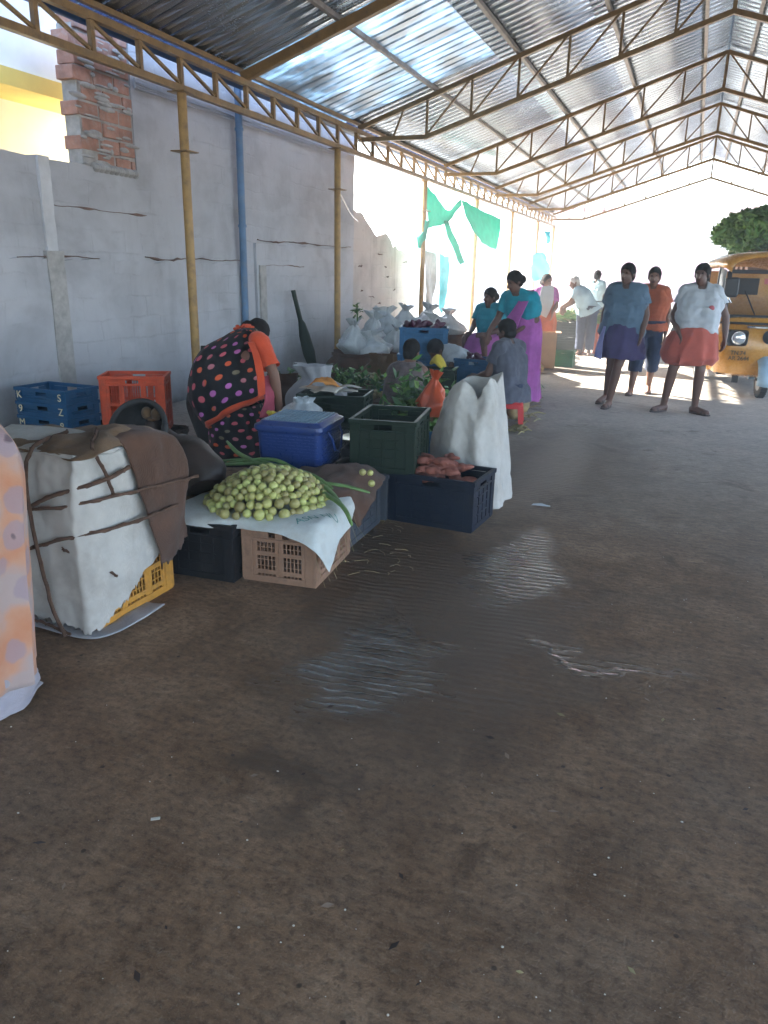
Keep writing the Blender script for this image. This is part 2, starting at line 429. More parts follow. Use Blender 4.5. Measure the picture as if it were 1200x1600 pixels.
M = {}
BLOOM_HAZE = .014
def mk():
    M['floor'] = floor_mat()
    M['yard'] = simple('pale_yard', (.50, .47, .42), .95, 0, .25, 1.5, .3, 20)
    M['plaster'] = plaster_mat('whitewashed_plaster', (.50, .51, .55), .3, (.22, .22, .25))
    M['plaster_old'] = plaster_mat('old_pink_plaster', (.58, .53, .51), .75, (.2, .17, .17))
    M['brick'] = brick_face_mat()
    M['brick_edge'] = simple('exposed_brick_edge', (.17, .10, .075), .95, 0, .4, 14, .6, 40)
    M['mortar'] = simple('cement_mortar', (.40, .39, .38), .95, 0, .25, 12, .6, 40)
    M['ochre'] = simple('ochre_paint', (.36, .215, .062), .42, 0, .22, 8, .2, 60, (.10, .055, .03))
    M['tan'] = simple('brown_steel_paint', (.27, .165, .065), .45, 0, .25, 9, .2, 60, (.10, .06, .035))
    M['purlin'] = simple('grey_primer_steel', (.30, .27, .24), .5, .2, .3, 6, .2, 60, (.16, .10, .07))
    M['roof'] = sheet_metal(); M['added_skylight'] = added_skylight_mat()
    M['gutter'] = simple('blue_gutter', (.03, .10, .28), .4, 0, .2, 5, .1)
    M['bluepipe'] = simple('grey_blue_pipe', (.10, .20, .35), .5, 0, .25, 5, .15, 40, (.2, .22, .24))
    M['yellow_wall'] = simple('yellow_wall_paint', (.78, .60, .16), .85, 0, .1, 2, .2)
    M['cream'] = simple('cream_wall_paint', (.82, .76, .55), .85, 0, .1, 2, .2)
    M['white_wall'] = simple('white_wall_paint', (.82, .82, .80), .85, 0, .08, 2, .2)
    M['sun_streak'] = simple('painted_sun_streak', (.62, .63, .66), .9, 0, .15, 5, .3)  # bright colour for the sunlit streak on the pilaster
    M['pink_wall'] = simple('pink_wall_paint', (.75, .40, .47), .85, 0, .12, 2, .2)
    M['pink_roof'] = simple('red_roof_edge', (.75, .38, .40), .8, 0, .15, 2, .2)
    M['palegreen'] = simple('pale_green_lettering', (.35, .7, .66), .7, 0, .05)
    M['maroon'] = simple('maroon_shutter', (.45, .2, .2), .7, 0, .2)
    M['net'] = simple('green_shade_net', (.03, .42, .31), .7, 0, .25, 6, .5, 120)
    nt_ = M['net'].node_tree; tb = nt_.nodes.new('ShaderNodeBsdfTranslucent'); tb.inputs['Color'].default_value = (.03, .55, .45, 1); mxs = nt_.nodes.new('ShaderNodeMixShader'); mxs.inputs['Fac'].default_value = .3
    nt_.links.new(nt_.nodes['Principled BSDF'].outputs[0], mxs.inputs[1]); nt_.links.new(tb.outputs[0], mxs.inputs[2]); nt_.links.new(mxs.outputs[0], nt_.nodes['Material Output'].inputs['Surface'])
    M['tarpblue'] = simple('cyan_plastic_sheet', (.10, .55, .68), .5, 0, .3, 4, .3, 30)
    for n, c, d in (('navy', (.006, .011, .024), (.018, .018, .02)), ('black', (.012, .013, .016), (.03, .027, .025)), ('dkgreen', (.007, .019, .011), (.018, .022, .017)),
                    ('greyblue', (.055, .065, .08), (.09, .08, .07)), ('beige', (.27, .16, .105), (.12, .075, .05)), ('yellow', (.55, .27, .05), (.20, .11, .05)),
                    ('red', (.62, .085, .03), (.3, .07, .04)), ('blue', (.012, .075, .165), (.05, .08, .11)), ('midblue', (.03, .12, .25), (.02, .05, .08)), ('green', (.03, .16, .09), (.1, .12, .08))):
        M['c_'+n] = simple(n+'_plastic', c, .5, 0, .2, 7, .2, 50, d, .22)
    M['basket'] = simple('royal_blue_plastic', (.018, .045, .17), .33, 0, .15, 6, .12, 50)
    M['lid'] = simple('worn_blue_lid', (.16, .27, .36), .35, 0, .3, 9, .15, 60)
    M['white_sack'] = fabric('white_woven_sack', (.52, .505, .465), .14, 260, .7, (.36, .33, .29))
    M['grey_cloth'] = fabric('pale_grey_cloth', (.42, .42, .44), .2, 200)
    M['paper_sheet'] = fabric('printed_white_sheet', (.58, .62, .60), .08, 260, .7, (.4, .38, .33))
    M['print'] = simple('faded_green_print', (.10, .28, .25), .8, 0, .4, 30, 0)
    M['burlap'] = fabric('brown_burlap', (.105, .052, .032), .35, 150, .95, (.07, .04, .026), .7)
    M['burlap_tan'] = fabric('tan_burlap', (.18, .105, .052), .35, 150, .95, (.11, .065, .035), .7)
    M['leather'] = simple('dark_brown_sack', (.032, .02, .016), .55, 0, .4, 6, .3, 30)
    M['rope'] = simple('coir_rope', (.10, .055, .035), .95, 0, .4, 40, .6, 200)
    M['rubber'] = simple('black_rubber', (.02, .02, .02), .7, 0, .3, 9, .3)
    M['gourd'] = simple('pale_green_gourd', (.42, .40, .13), .38, 0, .35, 16, .1, 60, (.46, .46, .24))
    oi = M['gourd'].node_tree; rn = oi.nodes.new('ShaderNodeObjectInfo'); hs = oi.nodes.new('ShaderNodeHueSaturation'); bs = oi.nodes['Principled BSDF']
    lk = bs.inputs['Base Color'].links[0].from_socket; oi.links.new(lk, hs.inputs['Color']); oi.links.new(hs.outputs[0], bs.inputs['Base Color'])
    mr = oi.nodes.new('ShaderNodeMapRange'); mr.inputs['To Min'].default_value = .6; mr.inputs['To Max'].default_value = 1.25; oi.links.new(rn.outputs['Random'], mr.inputs['Value']); oi.links.new(mr.outputs[0], hs.inputs['Value'])
    mr2 = oi.nodes.new('ShaderNodeMapRange'); mr2.inputs['To Min'].default_value = .475; mr2.inputs['To Max'].default_value = .53; oi.links.new(rn.outputs['Random'], mr2.inputs['Value']); oi.links.new(mr2.outputs[0], hs.inputs['Hue'])
    M['potato'] = simple('sweet_potato_skin', (.26, .085, .06), .7, 0, .4, 18, .5, 70, (.16, .08, .05))
    M['bean'] = simple('long_green_pod', (.13, .24, .07), .5, 0, .3, 12, .3, 50, (.2, .27, .1))
    M['leaf'] = simple('leaf_green', (.075, .19, .04), .5, 0, .5, 3, .2)
    M['leaf_pale'] = simple('pale_leaf_green', (.14, .26, .06), .5, 0, .4, 3, .2)
    M['leaf_dark'] = simple('dark_leaf_green', (.032, .09, .025), .5, 0, .4, 3, .2)
    M['straw'] = simple('dry_stalk', (.30, .25, .12), .8, 0, .4, 9, .3)
    M['veg_yellow'] = simple('yellow_rind', (.62, .48, .05), .45, 0, .2, 5, .1)
    M['jack'] = simple('tan_rind', (.36, .27, .13), .75, 0, .3, 14, .6, 50)
    M['orange_bag'] = simple('orange_plastic_bag', (.50, .085, .03), .38, 0, .2, 6, .3, 20)
    M['white_bag'] = simple('white_plastic_bag', (.50, .53, .54), .3, 0, .12, 6, .4, 18)
    M['carton'] = simple('brown_carton', (.42, .25, .14), .85, 0, .15, 3, .2)
    M['wood'] = simple('brown_wood', (.14, .065, .035), .7, 0, .4, 5, .3)
    M['steel'] = simple('bright_steel', (.55, .55, .55), .25, 1, .15, 9, .1)
    M['brass'] = simple('dull_scale_pan', (.45, .42, .28), .35, .8, .15, 9, .1)
    M['paper'] = simple('scrap_paper', (.62, .58, .5), .9, 0, .2, 9, .2)
    M['paper_or'] = simple('orange_paper', (.65, .27, .06), .8, 0, .2, 9, .2)
    M['redstool'] = simple('red_stool_plastic', (.62, .03, .035), .4, 0, .12, 6, .1)
    M['stone'] = simple('stone_block', (.24, .17, .12), .9, 0, .35, 9, .6, 40)
    M['skin'] = simple('brown_skin', (.20, .10, .066), .5, 0, .15, 5, .15, 90)
    M['skin_dark'] = simple('dark_brown_skin', (.125, .062, .043), .5, 0, .15, 5, .15, 90)
    M['eye'] = simple('dark_eye', (.01, .008, .007), .25, 0, 0, 5, 0)
    M['lip'] = simple('lip_brown', (.10, .035, .03), .5, 0, .1, 5, 0)
    M['hair'] = simple('black_hair', (.010, .008, .008), .75, 0, .3, 20, .6, 150, spec=.2)
    M['grey_hair'] = simple('white_hair', (.55, .54, .52), .7, 0, .2, 20, .6, 150)
    M['sari_dots'] = dots_mat()
    M['orange_cloth'] = fabric('orange_red_cloth', (.66, .085, .03), .15, 240, .8)
    M['pink_cloth'] = fabric('pink_striped_cloth', (.45, .08, .12), .3, 200, .8)
    M['floral'] = floral_mat()
    M['underskirt'] = fabric('pale_lilac_underskirt', (.36, .34, .38), .12, 240, .8)
    M['blue_shirt'] = fabric('grey_blue_shirt', (.115, .185, .26), .15, 260, .85)
    M['white_shirt'] = fabric('white_tee_shirt', (.52, .56, .60), .1, 260, .85)
    M['orange_shirt'] = fabric('orange_shirt', (.46, .12, .055), .25, 240, .85)
    M['purple'] = fabric('purple_lungi_cloth', (.068, .055, .14), .25, 240, .85)
    M['lilac'] = fabric('pale_lilac_cloth', (.28, .30, .55), .15, 240, .85)
    M['salmon'] = fabric('salmon_lungi_cloth', (.46, .105, .075), .2, 240, .85)
    M['denim'] = fabric('dark_denim', (.022, .035, .075), .25, 260, .85)
    M['grey_shirt'] = fabric('charcoal_grey_cloth', (.085, .092, .12), .3, 240, .85)
    M['teal'] = fabric('teal_shirt', (.02, .30, .40), .2, 240, .85)
    M['magenta'] = fabric('magenta_sari_cloth', (.42, .12, .40), .3, 240, .85)
    M['brown_check'] = fabric('brown_grey_striped_cloth', (.15, .115, .115), .45, 60, .9, None, .6)
    M['skyblue_shirt'] = fabric('sky_blue_shirt', (.36, .52, .60), .12, 240, .85)
    M['sandal'] = simple('worn_leather_sandal', (.05, .035, .03), .6, 0, .3)
    M['auto_y'] = simple('mustard_vehicle_paint', (.58, .27, .035), .28, 0, .06, 3, .03, 30, (.42, .2, .04), .5, .5)
    M['auto_blk'] = simple('black_trim', (.015, .016, .02), .45, 0, .2, 8, .1)
    M['canvas'] = simple('silver_canvas', (.42, .43, .44), .5, .2, .2, 8, .2)
    M['chrome'] = simple('chrome', (.8, .82, .83), .12, 1, .05, 8, 0)
    M['fender'] = simple('pale_blue_fender', (.38, .55, .68), .3, 0, .08, 5, .05)
    M['emblem'] = simple('red_emblem', (.5, .12, .14), .7, 0, .1)
    M['cream_print'] = simple('cream_paint_marks', (.75, .62, .40), .7, 0, .1)
    t = NT('windscreen_glass'); t.col((.75, .8, .8)); t.rough(.03); t.b.inputs['Transmission Weight'].default_value = 1; t.b.inputs['IOR'].default_value = 1.02; t.b.inputs['Coat Weight'].default_value = .6; M['glass'] = t.mat
    t = NT('lamp_glass'); t.col((.7, .75, .78)); t.rough(.08); t.b.inputs['Metallic'].default_value = .7; M['lens'] = t.mat
    t = NT('bloom_haze_air'); t.n.remove(t.b); pv = t.n.new('ShaderNodeVolumePrincipled'); pv.inputs['Color'].default_value = (.93, .95, 1, 1); pv.inputs['Density'].default_value = BLOOM_HAZE; pv.inputs['Anisotropy'].default_value = .3; t.link(pv.outputs[0], t.n['Material Output'].inputs['Volume']); M['bloom_haze'] = t.mat
mk()

# ------------------------------------------------------------------ world, sun
SUN_EL, SUN_DIR = R(29), V((-1, .35, 0)).normalized()
w = bpy.data.worlds.new('World'); SC.world = w; w.use_nodes = True
sk = w.node_tree.nodes.new('ShaderNodeTexSky'); sk.sky_type = 'NISHITA'; sk.sun_disc = False
sk.sun_elevation = SUN_EL; sk.sun_rotation = math.atan2(SUN_DIR.x, SUN_DIR.y); sk.dust_density = 1.5
bg = w.node_tree.nodes['Background']; bg.inputs['Strength'].default_value = .15
w.node_tree.links.new(sk.outputs[0], bg.inputs['Color'])
sl = bpy.data.lights.new('sun', 'SUN'); sl.energy = 5; sl.angle = R(.5); sl.color = (1, .94, .84)
so = bpy.data.objects.new('sun', sl); COL.objects.link(so)
sd = V((SUN_DIR.x*math.cos(SUN_EL), SUN_DIR.y*math.cos(SUN_EL), math.sin(SUN_EL)))
so.rotation_euler = sd.to_track_quat('Z', 'Y').to_euler(); so.location = (-30, 20, 30)
SC.view_settings.view_transform = 'Standard'; SC.view_settings.look = 'None'
SC.view_settings.exposure = 3.35; SC.view_settings.gamma = 1
SC.render.engine = 'CYCLES'
cy = SC.cycles; cy.use_denoising = True; cy.denoiser = 'OPENIMAGEDENOISE'
cy.max_bounces = 8; cy.diffuse_bounces = 5; cy.glossy_bounces = 4; cy.sample_clamp_indirect = 8; cy.caustics_reflective = False; cy.caustics_refractive = False


# ------------------------------------------------------------------ ground
b = MB()
xs = [-400, -60, -14, -5.52, 14, 60, 400]; ys = [-300, -40, 30.5, 46, 120, 600]
b.add([(-6.2, -14, 0), (12, -14, 0), (12, 31, 0), (-6.2, 31, 0)], [(0, 1, 2, 3)])
tag(b.build('floor', M['floor'], smooth=0), kind='structure')
b = MB(); b.add([(-70, -40, -.006), (70, -40, -.006), (70, 110, -.006), (-70, 110, -.006)], [(0, 1, 2, 3)])
tag(b.build('ground', M['yard'], smooth=0), kind='structure')

# ------------------------------------------------------------------ market shed
XE, ZE, KS, ZR = 5.05, 3.57, .332, 3.57+.332*5.05
Y0, Y1 = -7.0, 29.2
shed = empty('market_shed', (0, 0, 0))
tag(shed, 'long open shed of ochre steel trusses under a silver corrugated gable roof', 'market shed')
def roof_z(x): return ZE+KS*(XE-abs(x))
# corrugated sheets: trapezoidal ribs run down the slope
for sgn in (-1, 1):
    b = MB(); pitch = .19; ny = int((Y1-Y0)/pitch)
    prof = []
    for i in range(ny):
        y = Y0+i*pitch
        prof += [(y, 0), (y+.125, 0), (y+.14, .02), (y+.165, .02), (y+.18, 0)]
    rows = []
    xs = [0.02, 1.7, 2.95, XE+.18]
    for x in xs:
        rows.append([V((sgn*x, y, roof_z(x)+.085+h+.006*nz((x, y, 0), .7, 3))) for (y, h) in prof])
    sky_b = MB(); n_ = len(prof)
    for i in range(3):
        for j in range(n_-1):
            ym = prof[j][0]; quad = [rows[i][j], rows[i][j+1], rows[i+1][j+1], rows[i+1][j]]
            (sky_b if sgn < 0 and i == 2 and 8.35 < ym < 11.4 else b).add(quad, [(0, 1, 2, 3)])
    if sgn < 0: sky_b.build('added_skylight_sheet', M['added_skylight'], shed, smooth=0, solid=.003)  # added sheet that lets sun through, not a known part of the roof
    b.build('roof_sheet', M['roof'], shed, smooth=20, solid=.003)
b = MB(); b.loft([[V((-.22, y, roof_z(.22)+.135)), V((0, y, ZR+.15)), V((.22, y, roof_z(.22)+.135))] for y in (Y0, Y1)], 0, (False, False), False)
b.build('ridge_cap', M['roof'], shed, smooth=0, solid=.003)
# purlins
for sgn in (-1, 1):
    for x in (3.85, 2.68, 1.5, .36):
        b = MB(); b.bar((sgn*x, Y0, roof_z(x)+.055), (sgn*x, Y1, roof_z(x)+.055), .05, .05)
        b.build('purlin', M['purlin'], shed, smooth=0)
    b = MB(); b.bar((sgn*(XE+.03), Y0, ZE+.05), (sgn*(XE+.03), Y1, ZE+.05), .05, .045)
    b.build('eave_purlin', M['tan'], shed, smooth=0)
    # gutter
    b = MB()
    b.loft([[V((sgn*(XE+.2+.06*math.cos(a)), y, ZE-.01+.06*math.sin(a))) for a in [PI*k/8+PI for k in range(9)]] for y in (Y0, Y1)], 0, (False, False), False)
    b.build('gutter', M['gutter'], shed, smooth=60, solid=.004)
# eave girders on posts
POSTY = [-4.2, -.5, 3.35, 7.04, 10.7, 14.6, 18.4, 22.2, 26.0, 29.0]
ZB, ZT = 3.19, 3.49
for sgn in (-1, 1):
    x = sgn*5.0
    g = MB(); g.bar((x, Y0, ZB), (x, Y1, ZB), .062, .062); g.bar((x, Y0, ZT), (x, Y1, ZT), .062, .062)
    go = g.build('eave_girder', M['tan'], shed, smooth=0)
    n = 0
    for a, c in zip(POSTY[:-1], POSTY[1:]):
        k = max(2, round((c-a)/.62))
        for i in range(k):
            u = a+(c-a)*i/k; v = a+(c-a)*(i+1)/k
            wv = MB(); wv.bar((x, u, ZB+.032), (x, u, ZT-.032), .045, .045); wv.bar((x, u+.03, ZT-.05), (x, v-.03, ZB+.05), .028, .028)
            wv.build('web_bar', M['tan'], go, smooth=0)
    for y in POSTY:
        p = MB(); p.tube([(x, y, 0), (x, y, ZB-.04)], .047, 16)
        po = p.build('post', M['ochre'], shed)
        f = MB()
        for z in (ZB-.036, 2.62 if y > 5 else 2.75):
            f.box((x, y, z), (.2, .2, .01))
        f.build('flange', M['tan'], po, smooth=0)
# gable trusses
TY = [7.25-4.32*2, 11.57, 15.9, 20.22, 24.55, 28.9]
def truss(y):
    t = MB(); cs = .06
    zt = lambda x: roof_z(x)+.0
    ridge_b = 4.66; kb = .317; xk = 3.97; zk = ridge_b-kb*xk
    for s in (-1, 1):
        t.bar((s*XE, y, ZE-.01), (0, y, ZR-.01), cs, cs)
        t.bar((s*XE, y, zk), (s*xk, y, zk), cs, cs)
        t.bar((s*xk, y, zk), (0, y, ridge_b), cs, cs)
    t.bar((0, y, ridge_b), (0, y, ZR), .05, .05)
    to = t.build('truss', M['tan'], shed, smooth=0)
    N = 6
    for s in (-1, 1):
        for i in range(N):
            xa = xk*(1-i/N); xb = xk*(1-(i+1)/N)
            wv = MB()
            zb = lambda q: ridge_b-kb*q
            wv.bar((s*xa, y, zb(xa)), (s*xa, y, zt(xa)), .032, .032)
            wv.bar((s*xa, y, zb(xa)+.03), (s*(xb+.03), y, zt(xb)-.03), .026, .026)
            wv.build('web_bar', M['tan'], to, smooth=0)
        wv = MB(); wv.bar((s*4.5, y, zk), (s*4.32, y, zt(4.32)), .026, .026)
        wv.build('web_bar', M['tan'], to, smooth=0)
for y in TY[1:]: truss(y)
for y in (8.28, 3.6, -1.4):
    t = MB()
    for s in (-1, 1):
        t.bar((s*XE, y, ZE-.02), (0, y, ZR-.02), .075, .1)
        t.bar((s*5.0, y, ZT+.03), (s*5.0, y, ZE), .08, .08)
    t.build('rafter', M['tan'], shed, smooth=0)

# ------------------------------------------------------------------ left wall
XW = -5.5
def wall_grid(b, y0, y1, z0f, z1f, x0, thick, step=.12, m=0, rag=0):
    ny = max(2, int((y1-y0)/step)); nzz = 14
    front = []
    for i in range(ny+1):
        y = y0+(y1-y0)*i/ny; za = z0f(y); zb = z1f(y)+(rag*nz((0, y, 3), 6) if rag else 0)
        front.append([V((x0+.012*nz((y, q, 1), 1.3, 2)+.006*nz((y, q, 1), 6, 4), y, za+(zb-za)*q/nzz)) for q in range(nzz+1)])
    b.loft(front, m, (False, False), False)
    back = [[V((x0-thick, r[0].y, r[0].z)), V((x0-thick, r[-1].y, r[-1].z))] for r in front]
    b.loft([[r[-1], k[1]] for r, k in zip(front, back)], m, (False, False), False)
    b.loft([[k[1], k[0]] for k in back], m, (False, False), False)
    for e in (0, -1):
        b.loft([[p, V((x0-thick, p.y, p.z))] for p in front[e]], m, (False, False), False)
wallo = empty('boundary_wall', (XW, 5, 0))
tag(wallo, 'whitewashed plaster wall behind the ochre posts, broken brick end at its left', 'wall')
b = MB()
wall_grid(b, -8, 6.9, lambda y: 0, lambda y: 2.4, XW, .23, rag=.03)
o = b.build('low_wall', M['plaster'], None, smooth=60); o.parent = wallo; o.matrix_parent_inverse = Matrix.Translation((-XW, -5, 0))
def under(o): o.parent = wallo; o.matrix_parent_inverse = Matrix.Translation((-XW, -5, 0)); return o
b = MB(); wall_grid(b, 6.9, 12.42, lambda y: 0, lambda y: 3.78, XW, .23)
under(b.build('tall_wall', M['plaster'], smooth=60))
# plaster band near the top, and lower plinth courses standing proud
b = MB(); wall_grid(b, 6.95, 12.4, lambda y: 3.2, lambda y: 3.3, XW+.016, .02); under(b.build('band', M['plaster'], smooth=60))
def plinth(y0, y1, z1, pr, rag=.03):
    b = MB(); wall_grid(b, y0, y1, lambda y: 0, lambda y: z1, XW+pr, pr+.01, rag=rag); under(b.build('plinth', M['plaster'], smooth=60))
plinth(-8, 8.85, 1.55, .035); plinth(9.15, 12.3, 1.83, .045)
def edge(y0, y1, z, x, amp=.03):
    b = MB(); n = max(4, int((y1-y0)/.07)); rings = []
    for i in range(n+1):
        y = y0+(y1-y0)*i/n; h = .004+.03*max(0, nz((y, z, 2), 4)); c = z+.03*nz((y, z, 9), 2.3)+.012*nz((y, z, 9), 14)
        rings.append([V((x-.01, y, c-h)), V((x+.006+.01*nz((y, z, 5), 12), y, c-h*.6)), V((x+.008, y, c+h*.5)), V((x-.01, y, c+h))])
    b.loft(rings); under(b.build('broken_edge', M['brick_edge'], smooth=30))
edge(5.2, 6.2, 1.57, XW+.03); edge(6.9, 8.8, 1.59, XW+.03); edge(9.2, 12.2, 1.87, XW+.04); edge(5.6, 7.0, 2.02, XW); edge(9.3, 10.5, 1.55, XW+.045)
# groove
b = MB(); b.box((XW+.05, 9.28, .8), (.03, .16, 1.5)); under(b.build('groove_strip', M['mortar'], smooth=0))
# cement pilaster at left, its sunlit streak painted in as a bright upper strip
b = MB(); wall_grid(b, 5.55, 5.68, lambda y: 1.62, lambda y: 2.41, XW+.03, .05, .03); under(b.build('pilaster', M['sun_streak'], smooth=60))
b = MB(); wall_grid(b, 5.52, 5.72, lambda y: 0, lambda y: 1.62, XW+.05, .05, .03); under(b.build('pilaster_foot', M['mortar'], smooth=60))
# brick end
b = MB(); zz = 2.4; k = 0
while zz < 3.56:
    y = 6.08+(.0 if k % 2 else .05)+.06*max(0, math.sin(zz*9))+(.0 if zz > 3.05 else .12*(3.05-zz)); y_end = 6.9
    if k < 1: y = 6.35
    while y < y_end-.05:
        L = min(.27+random.uniform(-.05, .04), y_end-y)
        b.box((XW-.1+random.uniform(-.02, .015), y+L/2, zz+.065), (.2, L-.02, .118), 0, Matrix.Translation((0, 0, random.uniform(-.006, .006))))
        y += L
    zz += .142; k += 1
under(b.build('brickwork', M['brick'], smooth=0, bevel=.008))
b = MB(); b.span((XW-.19, 6.16, 2.38), (XW-.02, 6.9, 3.58)); under(b.build('mortar_bed', M['mortar'], smooth=0))
b = MB()
for i in range(60):
    y = random.uniform(6.12, 6.88); z = random.uniform(2.42, 3.5)
    b.ell((XW+.002, y, z), (.014, random.uniform(.03, .12), random.uniform(.01, .03)), 8, 5)
for i in range(9): b.ell((XW-.03, 6.3+i*.07, 2.4), (.08, .06, .05), 8, 5)
under(b.build('mortar_smears', M['mortar']))
# blue pipe fixed on the wall
b = MB(); b.tube([(XW+.09, 8.75, .0), (XW+.09, 8.75, 3.75)], .045, 14)
po = b.build('drain_pipe', M['bluepipe']); tag(po, 'grey blue drain pipe running up the whitewashed wall', 'pipe')
b = MB()
for z in (.8, 2.0, 3.1): b.tube([(XW+.09, 8.75, z), (XW+.09, 8.75, z+.03)], .055, 14)
b.build('pipe_clip', M['bluepipe'], po)
# lower old wall beyond
wl = empty('old_wall', (XW, 20, 0)); tag(wl, 'low stained pinkish wall with a jagged top, beyond the tall wall', 'wall')
b = MB()
def oldtop(y):
    if y < 14.4: return 2.48-(y-12.45)*.24+.08*math.sin(y*5)
    return 1.98-.16*(y-14.4)
wall_grid(b, 12.44, 15.3, lambda y: 0, oldtop, XW-.05, .25, rag=.08)
o = b.build('wall_body', M['plaster_old'], smooth=60); o.parent = wl; o.matrix_parent_inverse = Matrix.Translation((-XW, -20, 0))
b = MB()
for i in range(9):
    y = random.uniform(12.6, 15); z = random.uniform(.9, 1.9); L_ = random.uniform(.1, .3)
    b.tube([(XW-.05, y+L_*k/6, z+.03*nz((y, z, k), 1.7)) for k in range(7)], [.004, .012, .018, .01, .02, .012, .004], 6, flat=.5)
o = b.build('chipped_patch', M['brick_edge']); o.parent = wl; o.matrix_parent_inverse = Matrix.Translation((-XW, -20, 0))
# compound wall on the open right side, out of the picture but part of the place
b = MB(); wall_grid(b, -14, 40, lambda y: 0, lambda y: 1.6, 11.5, .2)
tag(b.build('compound_wall', M['plaster'], smooth=60), 'low plaster compound wall along the open side of the shed', 'wall')

# ------------------------------------------------------------------ buildings beyond
yb = empty('yellow_house', (-8, 3, 0)); tag(yb, 'yellow house with a projecting white slab, behind the broken brick end', 'building')
def part(name, mat, parent, boxes, bevel=0):
    b = MB()
    for a, c in boxes: b.span(a, c)
    o = b.build(name, mat, None, smooth=0, bevel=bevel)
    o.parent = parent; o.matrix_parent_inverse = Matrix.Translation(-parent.location)
    return o
part('wall', M['cream'], yb, [((-12, -4, 0), (-6.6, 7.35, 3.05))])
part('slab_edge', M['yellow_wall'], yb, [((-12, -4.2, 3.05), (-6.05, 7.6, 3.2))])
part('parapet', M['white_wall'], yb, [((-12, -4.2, 3.2), (-6.12, 7.5, 4.6))])
part('upper_wall', M['white_wall'], yb, [((-12, -4, 4.6), (-6.9, 6.6, 7.5))])
pb = empty('pink_building', (2, 48, 0)); tag(pb, 'pale pink building with a red roof edge, closing the far end of the shed', 'building')
part('wall', M['pink_wall'], pb, [((-9.2, 48, 0), (14, 54, 2.6))])
part('upper_wall', M['white_wall'], pb, [((-9.5, 47.9, 2.6), (14, 54, 5.0))])
part('roof', M['pink_roof'], pb, [((-9.0, 46.9, 5.0), (4, 54, 5.22))], 0)
part('window', M['maroon'], pb, [((-8.4, 47.96, .9), (-7.2, 48.02, 2.2))]); part('window', M['maroon'], pb, [((-4.2, 47.96, .9), (-3.0, 48.02, 2.2))])
part('column', M['white_wall'], pb, [((-6.6, 46.8, 0), (-6.1, 47.3, 5.0))]); part('column', M['white_wall'], pb, [((-1.6, 46.8, 0), (-1.1, 47.3, 5.0))])
part('sign_band', M['palegreen'], pb, [((-7.0, 47.84, 2.95), (-4.6, 47.9, 3.16))])
wb = empty('white_building', (-12, 40, 0)); tag(wb, 'plain white building standing beyond the low stained wall', 'building')
part('wall', M['white_wall'], wb, [((-16, 33, 0), (-9.6, 44, 3.2))]); part('roof', M['white_wall'], wb, [((-16.2, 32.8, 3.2), (-9.4, 44.2, 3.4))])

if BLOOM_HAZE > 0:
    b = MB(); b.span((-72, -42, -1), (72, 112, 8.5)); tag(b.build('bloom_haze', M['bloom_haze'], smooth=0), kind='stuff')  # volume added to stand in for lens bloom at the far end

# ------------------------------------------------------------------ crates
def crate_mesh(L, W, H, mat, kind='solid', dip=0, name='crate'):
    b = MB(); t = .012
    # floor
    b.box((0, 0, .012), (L-.02, W-.02, .02))
    # rails round the crate
    def ringrail(z0, z1, out):
        b.span((-L/2-out, -W/2-out, z0), (L/2+out, -W/2+t, z1)); b.span((-L/2-out, W/2-t, z0), (L/2+out, W/2+out, z1))
        b.span((-L/2-out, -W/2+t, z0), (-L/2+t, W/2-t, z1)); b.span((L/2-t, -W/2+t, z0), (L/2+out, W/2-t, z1))
    ringrail(.0, .035, .001); ringrail(H-.028, H, .012); ringrail(H-.075, H-.066, .006)
    # corner posts
    for sx in (-1, 1):
        for sy in (-1, 1):
            b.box((sx*(L/2-.025), sy*(W/2-.004), H/2), (.06, .016, H-.02)); b.box((sx*(L/2-.004), sy*(W/2-.025), H/2), (.016, .06, H-.02))
    for (n, ax) in ((L, 0), (W, 1)):
        half = (W if ax == 0 else L)/2
        for s in (-1, 1):
            def bx(u0, u1, z0, z1, d0, d1):
                a = (u0, s*(half-d1), z0); c = (u1, s*(half-d0), z1)
                if ax: a = (a[1], a[0], z0); c = (c[1], c[0], z1)
                b.span((min(a[0], c[0]), min(a[1], c[1]), z0), (max(a[0], c[0]), max(a[1], c[1]), z1))
            u = n/2-.055
            hw = .055
            if kind == 'solid':
                # recessed panel with a handle hole and raised ribs
                zb, zt, zh0, zh1 = .035, H-.03, H-.062, H-.036
                bx(-u, u, zb, zh0, .004, .010); bx(-u, -hw, zh0, zt, .004, .010); bx(hw, u, zh0, zt, .004, .010)
                for k in range(1, 4):
                    z = zb+(zh0-zb)*k/4; bx(-u*.72, u*.72, z-.004, z+.004, -.002, .006)
                for q in (-.55, 0, .55): bx(u*q-.006, u*q+.006, zb, zh0, -.001, .005)
            else:
                zb, zt = .035, H-.03
                slot = [(-u, -u*.42), (-u*.42, u*.42), (u*.42, u)] if n > .45 else [(-u, 0), (0, u)]
                for (a0, a1) in slot:
                    bx(a0, a0+.02, zb, zt, .0, .012); bx(a1-.02, a1, zb, zt, .0, .012)
                    rows = [(zb+.03, (zb+zt)/2-.01), ((zb+zt)/2+.01, zt-.06)]
                    nb = max(4, int((a1-a0)/.02))
                    for i in range(1, nb):
                        x = a0+(a1-a0)*i/nb; bx(x-.0035, x+.0035, zb, zt-.05, .003, .010)
                for z in (zb+.022, (zb+zt)/2, zt-.045): bx(-u, u, z-.012, z+.012, .001, .012)
                bx(-u, -hw, zt-.05, zt, .002, .011); bx(hw, u, zt-.05, zt, .002, .011)
                for k in range(1, 5):
                    z = zb+.02+(zt-.07-zb)*k/5; bx(-u, u, z-.003, z+.003, .003, .010)
    return b
